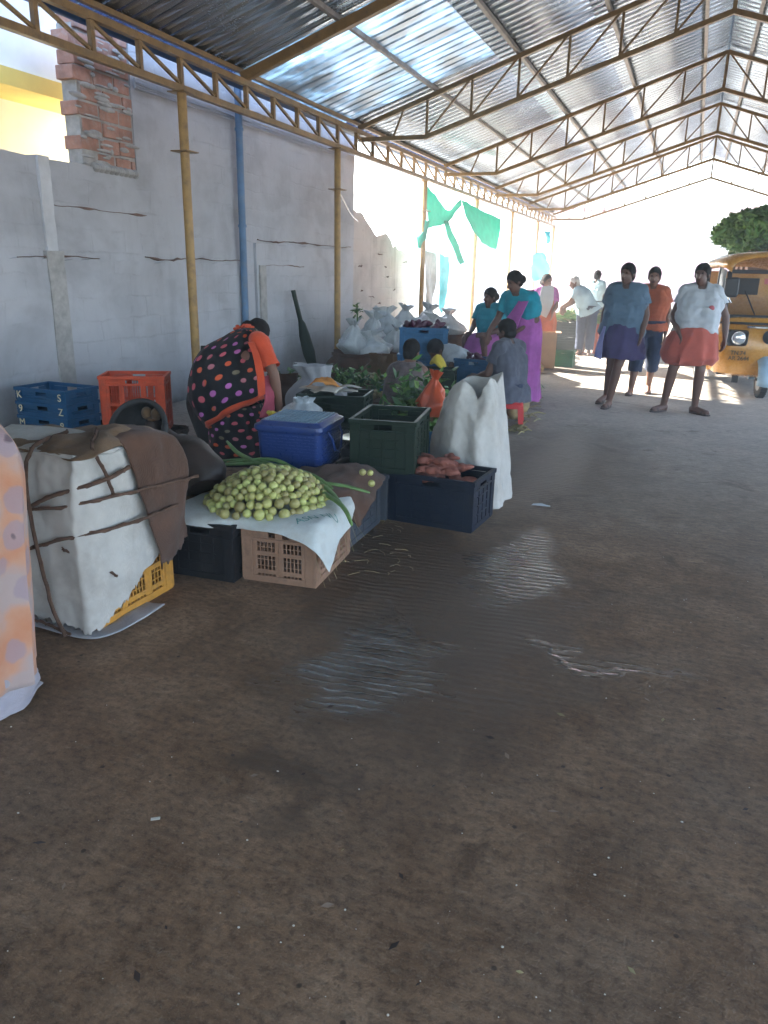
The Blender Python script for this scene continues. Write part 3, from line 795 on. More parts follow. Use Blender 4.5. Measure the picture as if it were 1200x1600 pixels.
def crate(x, y, z, rz, L, W, H, mat, kind, label, group=None, name='crate', tilt=(0, 0)):
    o = crate_mesh(L, W, H, mat, kind).build(name, M[mat], smooth=0, bevel=.003)
    o.location = (x, y, z); o.rotation_euler = (tilt[0], tilt[1], rz)
    return tag(o, label, 'crate', group)

def bag(c, rx, ry, h, seed=1, top=.25, flare=1.3, pinch=.8, lean=(0, 0), folds=.12, seg=36, rings=22):
    """soft bag: a slumped body, a pinched neck and a flared mouth"""
    b = MB(); rr = []
    for i in range(rings+1):
        t = i/rings; z = h*t
        if t < pinch:
            q = t/pinch; k = (.80+.35*math.sin(PI*min(1, q*.75+.12)))*(1-q**5*(1-top))
        else:
            q = (t-pinch)/(1-pinch); k = top*(1+(flare-1)*q)*(1.05)
        if i == 0: k *= .8
        ring = []
        for j in range(seg):
            a = 2*PI*j/seg
            fo = 1+folds*(.4+t)*nz((math.cos(a)*2, math.sin(a)*2, t*1.6), 1.3, seed)+folds*.5*t*math.sin(a*7+seed+3*t)
            p = V((math.cos(a)*rx*k*fo+lean[0]*t*t, math.sin(a)*ry*k*fo+lean[1]*t*t, z*(1+.06*nz((math.cos(a), math.sin(a), seed), 1.1, seed)*(t > .3))))
            ring.append(p+V(c))
        rr.append(ring)
    b.loft(rr, 0, (True, False))
    return b

def plastic_bag(rx, ry, h, seed, neck=.16):
    b = MB(); rr = []; sg = 40
    for i in range(26):
        t = i/25; q = t/.82
        k = (1.0 if q > 1 else .55+.5*math.sin(PI*min(.5, q*1.4))) if q < .35 else 1.05-(1.05-neck)*min(1, (q-.35)/.65)**1.25
        if q >= 1: k = neck*(1+1.6*(q-1)/.22)
        ring = []
        for j in range(sg):
            a = 2*PI*j/sg; d = V((math.cos(a), math.sin(a), 0)); pl_ = abs(math.sin(a*4+seed+1.5*nz((t*2, a, seed), 1)))
            f = 1+.42*nz((d.x*1.2, d.y*1.2, t*2.4), 1.1, seed)+.16*nz((d.x*3, d.y*3, t*5), 1.2, seed+4)-.18*(1-pl_)**3*min(1, t*1.6)
            if q > 1: f *= .55+.9*abs(math.cos(a+seed))
            ring.append(V((d.x*rx*k*f+.10*rx*math.sin(seed*2)*t*2, d.y*ry*k*f, h*t*(1+.10*nz((d.x, d.y, seed), 1.3, seed)*t))))
        rr.append(ring)
    b.loft(rr, 0, (True, False)); return b

# ---- the wrapped bundle of yellow crates at the left
crate(-2.46, 2.54, 0, 0, .53, .52, .31, 'c_yellow', 'lattice', 'yellow crate showing its worn foot under the roped white sack', 'roped yellow crates')
crate(-2.46, 2.54, .312, 0, .53, .52, .31, 'c_yellow', 'lattice', 'yellow crate hidden under the roped white sack and burlap, upper of the two', 'roped yellow crates')
b = MB()
xf, yf, xr, yr = -2.79, 2.255, -2.165, 2.80
rows = []
for z, o_, lo in ((.78, 0, 0), (.72, .012, .0), (.55, .03, .01), (.35, .035, .02), (.18, .03, .025), (.065, .03, .03)):
    drop = (.0 if z > .2 else 1)
    rows.append([V((xf, yf-o_-.02, z)), V((-2.6, yf-o_-.03, z-.01)), V((-2.4, yf-o_-.025, z)), V((-2.24, yf-o_-.01, z-drop*.03)), V((xr-.03+o_*.3, yf-.005-o_*.6, z-drop*.05)),
                 V((xr+o_, yf+.12, max(z, .085) if not drop else z+.03)), V((xr+o_*.8+.005, yf+.26, max(z, .2))), V((xr+o_*.6, yf+.4, max(z, .24)))])
b = sheet(rows, 60, 100, .013, 11, 3, b, 0, .025)
b = sheet([[V((xf, yf-.02, .78)), V((-2.45, yf-.02, .785)), V((xr, yf, .77)), V((xr, yf+.4, .76))], [V((xf, yf+.25, .81)), V((-2.45, yf+.25, .82)), V((xr-.15, yf+.25, .80)), V((xr-.15, yf+.4, .79))]], 10, 24, .008, 8, 4, b)
tag(b.build('white_sack', M['white_sack'], smooth=60, solid=.004), 'white woven sack roped round the stacked yellow crates', 'sack')
# loose under sheet at the foot
b = sheet([[V((-2.72, 2.2, .012)), V((-2.45, 2.18, .02)), V((-2.18, 2.19, .012)), V((-2.1, 2.3, .01)), V((-2.09, 2.6, .012))], [V((-2.72, 2.3, .006)), V((-2.45, 2.3, .006)), V((-2.25, 2.3, .006)), V((-2.2, 2.35, .006)), V((-2.2, 2.6, .006))]], 6, 40, .006, 9, 9)
tag(b.build('plastic_sheet', M['grey_cloth'], smooth=60, solid=.003), 'pale sheet lying under the foot of the yellow crates', 'sheet')
# burlap: top cover and the drop over the far right corner
b = MB()
b = sheet([[V((-2.82, 2.24, .775)), V((-2.5, 2.235, .79)), V((-2.3, 2.235, .79)), V((-2.155, 2.26, .785)), V((-2.14, 2.55, .775))],
           [V((-2.82, 2.35, .79)), V((-2.5, 2.36, .80)), V((-2.3, 2.4, .81)), V((-2.2, 2.42, .81)), V((-2.16, 2.6, .79))],
           [V((-2.85, 2.6, .77)), V((-2.5, 2.62, .79)), V((-2.35, 2.62, .815)), V((-2.22, 2.65, .82)), V((-2.17, 2.75, .77))],
           [V((-2.85, 2.86, .70)), V((-2.5, 2.88, .76)), V((-2.35, 2.88, .76)), V((-2.22, 2.88, .70)), V((-2.17, 2.87, .66))]], 30, 50, .024, 9, 12, b)
tag(b.build('burlap_cover', M['burlap_tan'], smooth=60, solid=.006), 'tan burlap cover heaped over the top of the roped bundle', 'burlap')
b = MB()
b = sheet([[V((-2.33, 2.52, .82)), V((-2.3, 2.7, .82)), V((-2.3, 2.84, .76))],
           [V((-2.15, 2.47, .79)), V((-2.125, 2.7, .79)), V((-2.14, 2.82, .74))],
           [V((-2.11, 2.50, .60)), V((-2.095, 2.68, .62)), V((-2.10, 2.83, .60))],
           [V((-2.105, 2.56, .40)), V((-2.09, 2.7, .40)), V((-2.105, 2.82, .42))],
           [V((-2.125, 2.63, .20)), V((-2.115, 2.75, .21)), V((-2.13, 2.86, .26))]], 34, 26, .02, 8, 15, b, 0, .02)
tag(b.build('burlap_sack', M['burlap'], smooth=60, solid=.006), 'dark brown burlap sack hanging down the side of the roped bundle', 'sack')
# ropes
b = MB()
def rope(pts, r=.008):
    q = spline(pts, 40); r *= .72; q = [p+nvec(p, 20, 3)*.005 for p in q]
    b.tube(q, r, 7)
    b.tube([p+V((.008*math.sin(i*1.3), .0, .008*math.cos(i*1.3))) for i, p in enumerate(q)], r*.55, 6)
yy = yf-.082
rope([(-2.42, 2.45, .82), (-2.40, 2.25, .80), (-2.385, yy, .70), (-2.34, yy-.03, .40), (-2.29, yy-.035, .16), (-2.26, yy-.02, .02)], .011)
rope([(-2.30, 2.5, .83), (-2.18, 2.33, .80), (-2.135, 2.33, .72), (-2.115, 2.36, .60)], .010)
rope([(-2.75, yy, .50), (-2.5, yy, .55), (-2.28, yy+.01, .57), (-2.11, 2.33, .60), (-2.075, 2.62, .585), (-2.05, 2.85, .57)], .009)
rope([(-2.75, yy, .49), (-2.5, yy-.005, .515), (-2.28, yy+.01, .62), (-2.13, 2.31, .67), (-2.10, 2.45, .70)], .012)
rope([(-2.75, yy, .27), (-2.5, yy, .35), (-2.25, yy+.01, .44), (-2.09, 2.38, .47), (-2.06, 2.7, .47)], .010)
rope([(-2.26, yy+.02, .40), (-2.2, 2.26, .33), (-2.13, 2.35, .24)], .006)
rope([(-2.62, yy, .04), (-2.4, yy, .05), (-2.25, yy, .02)], .008)
tag(b.build('rope', M['rope']), 'brown coir rope tied round the white sack bundle', 'rope')
# ring basket and leather-dark sack behind the bundle
c = at(215, 668, y=3.25)
b = MB()
ringM = Matrix.Translation(c) @ Euler((R(62), R(-8), R(12))).to_matrix().to_4x4()
b.tube([(math.cos(a)*.16, math.sin(a)*.15, 0) for a in [2*PI*i/40 for i in range(41)]], .016, 10, M=ringM)
b.loft([[V((math.cos(2*PI*j/40)*r_, math.sin(2*PI*j/40)*r_*.95, z)) for j in range(40)] for r_, z in ((.158, 0), (.15, -.06), (.12, -.11), (.05, -.13))], 0, (False, True), True, ringM)
tag(b.build('round_pan', M['rubber'], smooth=50), 'round black pan tipped behind the roped bundle', 'pan')
def P(px, py, y): return at(px, py, y=y)
pts = [P(238, 655, 3.35), P(252, 690, 3.36), P(275, 712, 3.4), P(300, 728, 3.42), P(318, 745, 3.4), P(322, 765, 3.36)]
b = MB(); q = spline(pts, 26); rad = [.035, .06, .10, .14, .155, .165, .17, .165, .15, .13, .09]
rr = [(lambda u: rad[min(int(u), 9)]*(1-(u-int(u)))+rad[min(int(u)+1, 10)]*(u-int(u)))(i/25*10) for i in range(26)]
b.tube(q, [r_*.95 for r_ in rr], 28); b.v = [p+nvec(p, 7, 4)*.025 for p in b.v]
o = b.build('leaning_sack', M['leather'], smooth=70); tag(o, 'dark brown sack leaning behind the burlap, its tan neck tied', 'sack')
b = MB(); k0 = P(238, 652, 3.34)
b.tube([k0+V((.03, 0, -.12)), k0+V((.0, 0, -.04)), k0], [.03, .022, .03], 12); b.v = [p+nvec(p, 30, 2)*.012 for p in b.v]
for dx in (-.035, .03): b.ell(k0+V((dx, 0, .02)), (.032, .03, .035))
b.build('tied_neck', M['burlap_tan'], o)
b = sheet([[P(262, 775, 3.55), P(275, 745, 3.65), P(310, 750, 3.7), P(350, 765, 3.7)], [P(258, 790, 3.35), P(285, 765, 3.4), P(320, 770, 3.45), P(345, 775, 3.5)], [P(262, 790, 3.25), P(290, 785, 3.25), P(315, 785, 3.3), P(335, 782, 3.35)]], 20, 26, .03, 11, 31)
tag(b.build('crumpled_burlap', M['burlap_tan'], smooth=60, solid=.006), 'crumpled tan burlap between the roped bundle and the green gourds', 'burlap')

# ---- produce stall on crates
crate(-2.155, 3.22, 0, .06, .37, .53, .30, 'c_black', 'solid', 'black crate beside the beige crate, holding up the white sheet')
crate(-1.77, 3.31, 0, .10, .39, .52, .30, 'c_beige', 'lattice', 'beige lattice crate under the corner of the printed white sheet')
crate(-1.83, 3.88, 0, .04, .38, .54, .30, 'c_greyblue', 'solid', 'grey blue crate under the brown burlap, behind the beige crate')
crate(-2.28, 3.85, 0, .02, .40, .54, .30, 'c_black', 'solid', 'black crate under the royal blue basket, hidden by the gourds')
crate(-1.86, 4.46, 0, .12, .40, .54, .30, 'c_greyblue', 'solid', 'grey blue crate holding up the tall dark green crate')
crate(-2.36, 4.44, 0, .12, .40, .54, .30, 'c_black', 'solid', 'black crate behind the royal blue basket, under the scale')
# printed sheet
S = .312
rows = [[V((-2.36, 3.62, S+.01)), V((-2.1, 3.62, S+.02)), V((-1.8, 3.62, S+.02)), V((-1.64, 3.62, S+.02)), V((-1.58, 3.58, S)), V((-1.56, 3.56, S-.03))],
        [V((-2.36, 3.3, S+.01)), V((-2.1, 3.3, S+.02)), V((-1.8, 3.3, S+.02)), V((-1.61, 3.35, S+.022)), V((-1.545, 3.37, S)), V((-1.51, 3.40, S-.07))],
        [V((-2.36, 3.02, S+.018)), V((-2.1, 3.02, S+.018)), V((-1.85, 3.075, S+.018)), V((-1.63, 3.09, S+.024)), V((-1.53, 3.10, S+.012)), V((-1.49, 3.2, S-.11))],
        [V((-2.37, 2.93, S+.01)), V((-2.15, 2.915, S-.02)), V((-1.92, 2.995, S-.03)), V((-1.68, 2.995, S-.03)), V((-1.515, 2.985, S-.08)), V((-1.465, 3.05, S-.20))]]
so_ = sheet(rows, 40, 80, .006, 10, 8).build('printed_sheet', M['paper_sheet'], smooth=60, solid=.003)
tag(so_, 'white woven sheet with faded green print under the pale green gourds', 'sheet')
from mathutils.bvhtree import BVHTree
bvh = BVHTree.FromPolygons([v.co for v in so_.data.vertices], [tuple(f.vertices) for f in so_.data.polygons])
def on_sheet(s, size, x, y, rz):
    tm = text_mesh('printed_lettering', s, size, M['print'], None, Matrix.Identity(4), 0)
    Mt = Matrix.Translation((x, y, 1)) @ Matrix.Rotation(rz, 4, 'Z'); bm = bmesh.new(); bm.from_mesh(tm.data)
    bmesh.ops.subdivide_edges(bm, edges=bm.edges, cuts=2)
    for v in bm.verts:
        q = Mt @ v.co; hit = bvh.ray_cast(q, V((0, 0, -1)))[0]
        v.co = V((q.x, q.y, hit.z+.0035)) if hit else q-V((0, 0, .72))
    bm.to_mesh(tm.data); bm.free(); tm.parent = so_
on_sheet('ASN NU', .068, -1.59, 3.17, R(58))
# brown burlap over the far crate
rows = [[V((-2.0, 4.16, S+.01)), V((-1.85, 4.2, S+.03)), V((-1.7, 4.2, S+.02)), V((-1.6, 4.1, S+.0))],
        [V((-2.05, 3.9, S+.05)), V((-1.86, 3.95, S+.085)), V((-1.68, 3.95, S+.08)), V((-1.55, 3.92, S-.01))],
        [V((-2.05, 3.7, S+.04)), V((-1.86, 3.72, S+.06)), V((-1.66, 3.72, S+.05)), V((-1.53, 3.72, S-.07))],
        [V((-2.05, 3.52, S+.03)), V((-1.86, 3.52, S+.03)), V((-1.66, 3.5, S+.02)), V((-1.53, 3.52, S-.13))]]
tag(sheet(rows, 30, 34, .022, 9, 22).build('brown_burlap', M['burlap'], smooth=60, solid=.008), 'brown burlap folded over the crate behind the printed sheet', 'burlap')
# gourds: a heap of single round fruit
gm = []
for s in range(4):
    b = MB(); b.ell((0, 0, 0), (1, 1, .93+.05*s/3), 14, 9); b.v = [p*(1+.06*nz(p, 1.5, s)) for p in b.v]
    b.ell((0, 0, .93+.05*s/3), (.16, .16, .06), 7, 4)
    gm.append(b.mesh('round_gourd', M['gourd'], 60))
pl = []
def heap_h(x, y):
    u = (x+1.97)/.31; v = (y-3.36)/.35
    return .165*max(0, 1-(u*u+v*v))**.8
tries = 0
while tries < 60000 and len(pl) < 285:
    tries += 1; low = .0 if tries < 40000 else .028
    x = random.uniform(-2.3, -1.6); y = random.uniform(3.0, 3.72)
    u = (x+1.97)/.315; v = (y-3.36)/.355
    if u*u+v*v > 1: continue
    r_ = random.choice((.020, .022, .024, .026, .028))*random.uniform(.95, 1.08)
    z = S+.012+max(r_*.7, heap_h(x, y)-low)
    if all((x-a)**2+(y-c_)**2+(z-d)**2 > ((r_+e)*(.86 if low == 0 else .72))**2 for a, c_, d, e in pl): pl.append((x, y, z, r_))
for i in range(0):
    x = random.uniform(-2.1, -1.76); y = random.uniform(3.15, 3.55); r_ = .024
    pl.append((x, y, S+.01+heap_h(x, y)-.03+r_*.3, r_))
pl.append((-1.52+.0, 3.7, S+.075, .02)); pl.append((-1.6, 3.76, S+.115, .02)); pl.append((-1.57, 3.8, S+.105, .018))
for i, (x, y, z, r_) in enumerate(pl[:300]):
    o = bpy.data.objects.new('round_gourd', gm[i % 4]); COL.objects.link(o)
    o.location = (x, y, z); o.scale = (r_, r_, r_); o.rotation_euler = (random.uniform(-.8, .8), random.uniform(-.8, .8), random.uniform(0, 6))
    tag(o, 'small round pale green gourd in the heap on the printed white sheet', 'gourd', 'green gourds heaped on the sheet')
# base of the heap so no gap shows the sheet from above
# long green pods lying over the heap
pods = [[(355, 697, 3.95), (372, 715, 3.85), (400, 730, 3.75), (440, 752, 3.62)],
        [(335, 728, 3.75), (400, 727, 3.78), (450, 745, 3.66), (500, 775, 3.5), (535, 800, 3.32), (550, 830, 3.2)],
        [(340, 735, 3.7), (410, 733, 3.72), (470, 757, 3.62), (540, 768, 3.65), (578, 778, 3.7)],
        [(350, 732, 3.74), (420, 725, 3.78), (462, 742, 3.72), (512, 772, 3.52), (540, 808, 3.3)],
        [(400, 728, 3.78), (445, 738, 3.72), (490, 752, 3.64), (520, 772, 3.56)]]
plab = ['long green pod with its tip sticking up behind the gourds', 'longest green pod, drooping past the corner of the printed sheet', 'long green pod reaching right across the brown burlap', 'long green pod lying between two others on the gourds', 'short green pod resting on top of the gourd heap']
for q, lb in zip(pods, plab):
    b = MB(); pp = spline([at(x, y, y=d)+V((0, 0, .030)) for x, y, d in q], 30)
    b.tube(pp, [.005+.011*math.sin(PI*min(1, max(.04, i/29.0)))**.5 for i in range(30)], 9, flat=.75)
    tag(b.build('long_pod', M['bean']), lb, 'vegetable', 'long green pods on the gourd heap')

# royal blue basket with lid
bk = empty('lidded_basket', (-2.22, 4.2, S), .12); tag(bk, 'royal blue plastic picnic basket with a worn lid, beside the bending woman', 'basket')
def rrect(hx, hy, z, r=.04, n=5):
    out = []
    for (sx, sy, a0) in ((1, 1, 0), (-1, 1, 90), (-1, -1, 180), (1, -1, 270)):
        for i in range(n+1):
            a = R(a0+90*i/n); out.append(V((sx*(hx-r)+r*math.cos(a), sy*(hy-r)+r*math.sin(a), z)))
    return out
b = MB(); b.loft([rrect(.195, .20, 0), rrect(.2, .21, .02), rrect(.208, .225, .235), rrect(.215, .232, .245), rrect(.215, .232, .262), rrect(.2, .215, .262), rrect(.195, .2, .03)], 0, (True, True))
# woven dashes
for k in range(11):
    z = .03+k*.019
    for i in range(7):
        x = -.15+i*.05+(.025 if k % 2 else 0); gy = .202+.023*z/.24
        b.box((x, -gy-.002, z), (.036, .006, .006))
    for i in range(7):
        y = -.15+i*.05+(.025 if k % 2 else 0); b.box((.202+.009*z/.24, y, z), (.006, .036, .006))
b.build('body', M['basket'], bk, smooth=30)
b = MB(); b.loft([rrect(.222, .238, .25), rrect(.226, .242, .262), rrect(.222, .238, .282), rrect(.2, .215, .292), rrect(.19, .205, .306)], 0, (True, True))
lo = b.build('lid', M['basket'], bk, smooth=30)
b = MB(); b.span((-.165, -.18, .303), (.165, .18, .3085))
for i in range(11): b.bar((-.165+i*.033, -.18, .309), (-.165+i*.033, .18, .309), .008, .006)
for i in range(9): b.bar((-.165, -.16+i*.04, .309), (.165, -.16+i*.04, .309), .005, .004)
b.build('lattice_top', M['lid'], lo, smooth=0)
b = MB(); b.tube([(.222, -.12, .24), (.245, -.1, .2), (.25, -.06, .12), (.248, 0, .10), (.25, .06, .12), (.245, .1, .2), (.222, .12, .24)], .008, 8)
b.build('handle', M['basket'], bk)
# dark green crate on the far crates
crate(-1.70, 4.46, S, .16, .40, .54, .33, 'c_dkgreen', 'solid', 'tall empty dark green crate standing on the grey blue crates')
# weighing scale between basket and crate
sc_ = empty('weighing_scale', (-2.0, 4.62, S), .2); tag(sc_, 'small weighing scale with a round pan between the basket and the green crate', 'scale')
b = MB(); b.loft([rrect(.1, .12, 0, .02), rrect(.095, .115, .05, .02), rrect(.06, .08, .075, .02)]); b.build('base', M['auto_blk'], sc_, smooth=30)
b = MB(); b.loft([[V((math.cos(2*PI*j/28)*r_, math.sin(2*PI*j/28)*r_, z)) for j in range(28)] for r_, z in ((.02, .075), (.09, .085), (.13, .11), (.135, .115), (.125, .112), (.0, .09))]); b.build('pan', M['brass'], sc_)
# green crate with papers at the back
crate(-2.64, 5.62, 0, .2, .54, .38, .30, 'c_dkgreen', 'solid', 'dark green crate topped with papers, behind the blue basket')
crate(-2.64, 5.62, .302, .2, .54, .38, .25, 'c_dkgreen', 'solid', 'upper dark green crate carrying loose papers, near the wall')
b = MB()
for i in range(7):
    x, y = -2.72+random.uniform(-.14, .2), 5.58+random.uniform(-.1, .1); a = random.uniform(0, 3)
    Mx = Matrix.Translation((x, y, .565+i*.004)) @ Euler((random.uniform(-.1, .1), random.uniform(-.1, .1), a)).to_matrix().to_4x4()
    q = sheet([[V((-.1, -.07, 0)), V((0, -.07, .012)), V((.1, -.07, .004))], [V((-.1, .07, .004)), V((0, .07, .02)), V((.1, .07, 0))]], 6, 8, .006, 14, i)
    b.add([Mx @ p for p in q.v], q.f)
tag(b.build('loose_papers', M['paper'], smooth=60, solid=.001), 'loose buff papers on the upper dark green crate', 'papers')
q = sheet([[V((-2.86, 5.5, .60)), V((-2.74, 5.48, .64)), V((-2.6, 5.5, .61))], [V((-2.84, 5.62, .62)), V((-2.72, 5.62, .67)), V((-2.58, 5.6, .60))]], 14, 18, .02, 16, 4)
tag(q.build('orange_wrapper', M['paper_or'], smooth=60, solid=.001), 'crumpled orange wrapper on the loose papers', 'wrapper')
# steel pot between
b = MB(); b.loft([[V((-2.3+math.cos(2*PI*j/24)*r_, 4.98+math.sin(2*PI*j/24)*r_, z)) for j in range(24)] for r_, z in ((.09, .0), (.11, .08), (.11, .34), (.118, .36), (.1, .36), (.1, .1))])
tag(b.build('steel_pot', M['steel']), 'dull steel pot between the blue basket and the green crate', 'pot')
# white cloth bag by her hand, yellow flower bunch
b = bag((0, 0, 0), .13, .11, .17, 5, .5, 1.2, .8, (.02, 0), .3); o = b.build('white_cloth_bag', M['white_bag'], smooth=70, loc=at(472, 655, y=5.1)); tag(o, 'small crumpled white bag beside the bending woman hand', 'bag')
c0 = at(430, 652, y=4.9); b = MB()
for i in range(14):
    p = c0+V((random.uniform(-.05, .05), random.uniform(-.04, .04), random.uniform(-.02, .04))); b.ell(p, (.02, .02, .016), 8, 5)
b.tube([c0+V((0, 0, -.3)), c0], .035, 10)
tag(b.build('yellow_flowers', M['veg_yellow']), 'small bunch of pale yellow flowers behind the blue basket', 'flowers')
# grey sack, dark bundle near the wall
b = bag((0, 0, 0), .30, .26, .62, 9, .4, 1.4, .8, (-.12, .05), .25); o = b.build('grey_sack', M['grey_cloth'], smooth=70, loc=(-3.25, 6.6, 0)); tag(o, 'pale grey slumped sack beside the post and the green crate', 'sack')
b = bag((0, 0, 0), .26, .22, .5, 12, .5, 1.1, .8, (0, 0), .3); o = b.build('brown_sack', M['burlap'], smooth=70, loc=(-3.75, 6.75, 0)); tag(o, 'dark brown slumped sack left of the grey sack', 'sack')

# ---- blue trays and red crate at the wall
tr = [('lowest blue tray with cream marks Z or M, bottom of the stack', .0), ('middle blue tray with cream marks, between two others', .115), ('topmost blue tray with cream marks by the red crate', .23)]
cx = at(60, 668, z=.23)
lab = [('M', '8'), ('9', 'Z'), ('K', 'S')]; rzB = -.02
tl = ['bottom blue tray of the stack by the wall, painted with M and 8', 'middle blue tray of the stack by the wall, painted with 9 and Z', 'top blue tray of the stack by the wall, painted with K and S']
bx0, by0 = -4.92, 4.92
for i in range(3):
    o = crate_mesh(.54, .36, .118, 'c_blue', 'solid').build('tray', M['c_blue'], smooth=0, bevel=.003)
    o.location = (bx0, by0, .17+.117*i); o.rotation_euler = (0, 0, rzB); tag(o, tl[i], 'tray', 'blue trays stacked by the wall')
    for s, x in ((lab[i][0], -.225), (lab[i][1], .215)):
        text_mesh('painted_mark', s, .085, M['cream_print'], o, Matrix.Translation((x, -.192, .056)) @ Euler((R(90), 0, R(random.uniform(-4, 4)))).to_matrix().to_4x4(), .002)
b = bag((0, 0, 0), .42, .3, .18, 41, .9, 1, .9, (0, 0), .25); o = b.build('dark_bundle', M['leather'], smooth=70, loc=(-4.9, 5.0, 0)); tag(o, 'flat dark bundle under the stack of blue trays', 'bundle')
crate(-4.5, 5.42, .10, .5, .54, .36, .50, 'c_red', 'lattice', 'tall orange red lattice crate beside the blue trays')
b = bag((0, 0, 0), .4, .34, .11, 43, .9, 1, .9, (0, 0), .2); o = b.build('flat_sack', M['burlap'], smooth=70, loc=(-4.5, 5.42, 0)); tag(o, 'flat brown sack under the orange red crate', 'sack')
# dark heap between crate and woman
b = bag((0, 0, 0), .26, .26, .85, 19, .6, 1, .85, (0, 0), .3); o = b.build('black_bag', M['rubber'], smooth=70, loc=(-3.8, 5.75, 0)); tag(o, 'tall black bag between the orange crate and the bending woman', 'bag')

# ---- navy crate of sweet potatoes
crate(-1.335, 4.42, 0, -.07, .56, .40, .32, 'c_navy', 'solid', 'navy blue crate filled with sweet potatoes in the aisle')
pm = []
for s in range(4):
    b = MB(); q = spline([(-1, 0, 0), (-.4, .12*(s-1.5), .05), (.3, .08*(1.5-s), .05), (1, .0, -.05)], 14)
    b.tube(q, [max(.05, .40*math.sin(PI*min(1, (i+.6)/14))**.7*(1-.02*i)) for i in range(14)], 12)
    b.v = [p+nvec(p, 2.2, s)*.10 for p in b.v]; pm.append(b.mesh('sweet_potato', M['potato'], 60))
k = 0
for lay in range(3):
    for i in range((16, 18, 15)[lay]):
        u = random.uniform(-.18, .175); v = random.uniform(-.125, .125)
        if lay == 2 and u > .08: continue
        z = .25+lay*.05+.035*(1-abs(u)/.26) - (.06 if u > .11 else 0)
        o = bpy.data.objects.new('sweet_potato', pm[k % 4]); COL.objects.link(o); k += 1
        ca, sa = math.cos(-.07), math.sin(-.07)
        o.location = (-1.335+u*ca-v*sa, 4.42+u*sa+v*ca, z); s_ = random.uniform(.05, .072); o.scale = (s_, s_*1.2, s_*1.15)
        o.rotation_euler = (random.uniform(-.3, .3), random.uniform(-.3, .3), random.uniform(-.45, .45))
        tag(o, 'reddish brown sweet potato in the navy blue crate', 'sweet potato', 'sweet potatoes in the navy crate')
# ---- tall white sack
wk = empty('tall_white_sack', (-1.22, 4.98, 0)); tag(wk, 'tall white woven sack standing open behind the sweet potatoes', 'sack')
def swp(px, py, y): return at(px, py, y=y)-V((-1.22, 4.98, 0))
rows = [[swp(697, 622, 5.0), swp(710, 602, 4.92), swp(724, 593, 4.86), swp(737, 602, 4.86), swp(747, 622, 4.84), swp(757, 604, 4.86), swp(767, 591, 4.9), swp(775, 598, 5.02)],
        [swp(688, 648, 5.0), swp(698, 636, 4.88), swp(714, 630, 4.80), swp(732, 646, 4.78), swp(747, 664, 4.76), swp(760, 640, 4.80), swp(772, 640, 4.86), swp(778, 640, 5.0)],
        [swp(674, 680, 5.0), swp(688, 678, 4.84), swp(706, 680, 4.74), swp(728, 690, 4.76), swp(745, 690, 4.74), swp(760, 690, 4.80), swp(776, 690, 4.86), swp(781, 690, 5.0)],
        [swp(673, 720, 5.0), swp(688, 724, 4.82), swp(706, 728, 4.74), swp(728, 736, 4.72), swp(745, 740, 4.72), swp(762, 742, 4.78), swp(778, 742, 4.84), swp(783, 740, 5.0)],
        [swp(677, 762, 5.0), swp(690, 772, 4.82), swp(708, 776, 4.72), swp(728, 780, 4.70), swp(748, 784, 4.70), swp(765, 788, 4.74), swp(781, 790, 4.80), swp(786, 780, 4.98)],
        [swp(682, 785, 5.0), swp(692, 800, 4.84), swp(708, 806, 4.76), swp(728, 808, 4.74), swp(750, 808, 4.72), swp(768, 806, 4.72), swp(781, 804, 4.70), swp(789, 796, 4.9)]]
b = sheet(rows, 70, 100, .015, 10, 33)
b.build('front_cloth', M['white_sack'], wk, smooth=60, solid=.004)
rows = [[r_[0]+V((0, 0, 0)), r_[1]+V((0, .30, .02)), r_[3]+V((0, .42, .0)), r_[6]+V((0, .34, 0)), r_[7]] for r_ in rows]
sheet(rows, 30, 30, .015, 9, 35).build('back_cloth', M['white_sack'], wk, smooth=60, solid=.004)
b = MB(); b.ell((-.03, .06, .30), (.14, .10, .30)); b.v = [p+nvec(p, 8, 3)*.03 for p in b.v]; b.build('filling', M['burlap_tan'], wk)
# orange plastic bag and small goods behind the sack
b = plastic_bag(.13, .11, .38, 51); o = b.build('orange_plastic_bag', M['orange_bag'], smooth=70, loc=at(674, 650, y=6.0)); tag(o, 'orange plastic bag between the striped shawl and the white sack', 'bag')

# ------------------------------------------------------------------ people
def remesh(mb, name, mats, voxel, smooth=6, keep=None, wrinkle=0, wsc=9, seed=1, thick=0, matfn=None):
    me = mb.mesh(name+'_raw', mats, 0); o = bpy.data.objects.new(name+'_tmp', me); COL.objects.link(o)
    md = o.modifiers.new('r', 'REMESH'); md.mode = 'VOXEL'; md.voxel_size = voxel
    ms = o.modifiers.new('s', 'SMOOTH'); ms.iterations = smooth; ms.factor = .5
    bpy.context.view_layer.update()
    m2 = bpy.data.meshes.new_from_object(o.evaluated_get(bpy.context.evaluated_depsgraph_get()))
    bpy.data.objects.remove(o); bpy.data.meshes.remove(me); m2.name = name
    m2.materials.clear()
    for q in (mats if isinstance(mats, (list, tuple)) else [mats]): m2.materials.append(q)
    if keep or wrinkle:
        bm = bmesh.new(); bm.from_mesh(m2)
        if keep: bmesh.ops.delete(bm, geom=[v for v in bm.verts if not keep(v.co)], context='VERTS')
        if wrinkle:
            bm.normal_update()
            for v in bm.verts:
                p = v.co; v.co = p+v.normal*wrinkle*(nz((p.x, p.y, p.z*.55), wsc, seed)+.5*nz(p, wsc*2.3, seed+3))
        bm.to_mesh(m2); bm.free()
    m2.polygons.foreach_set('use_smooth', [True]*len(m2.polygons))
    if matfn:
        for f in m2.polygons: f.material_index = matfn(f.center)
    m2.update()
    return m2
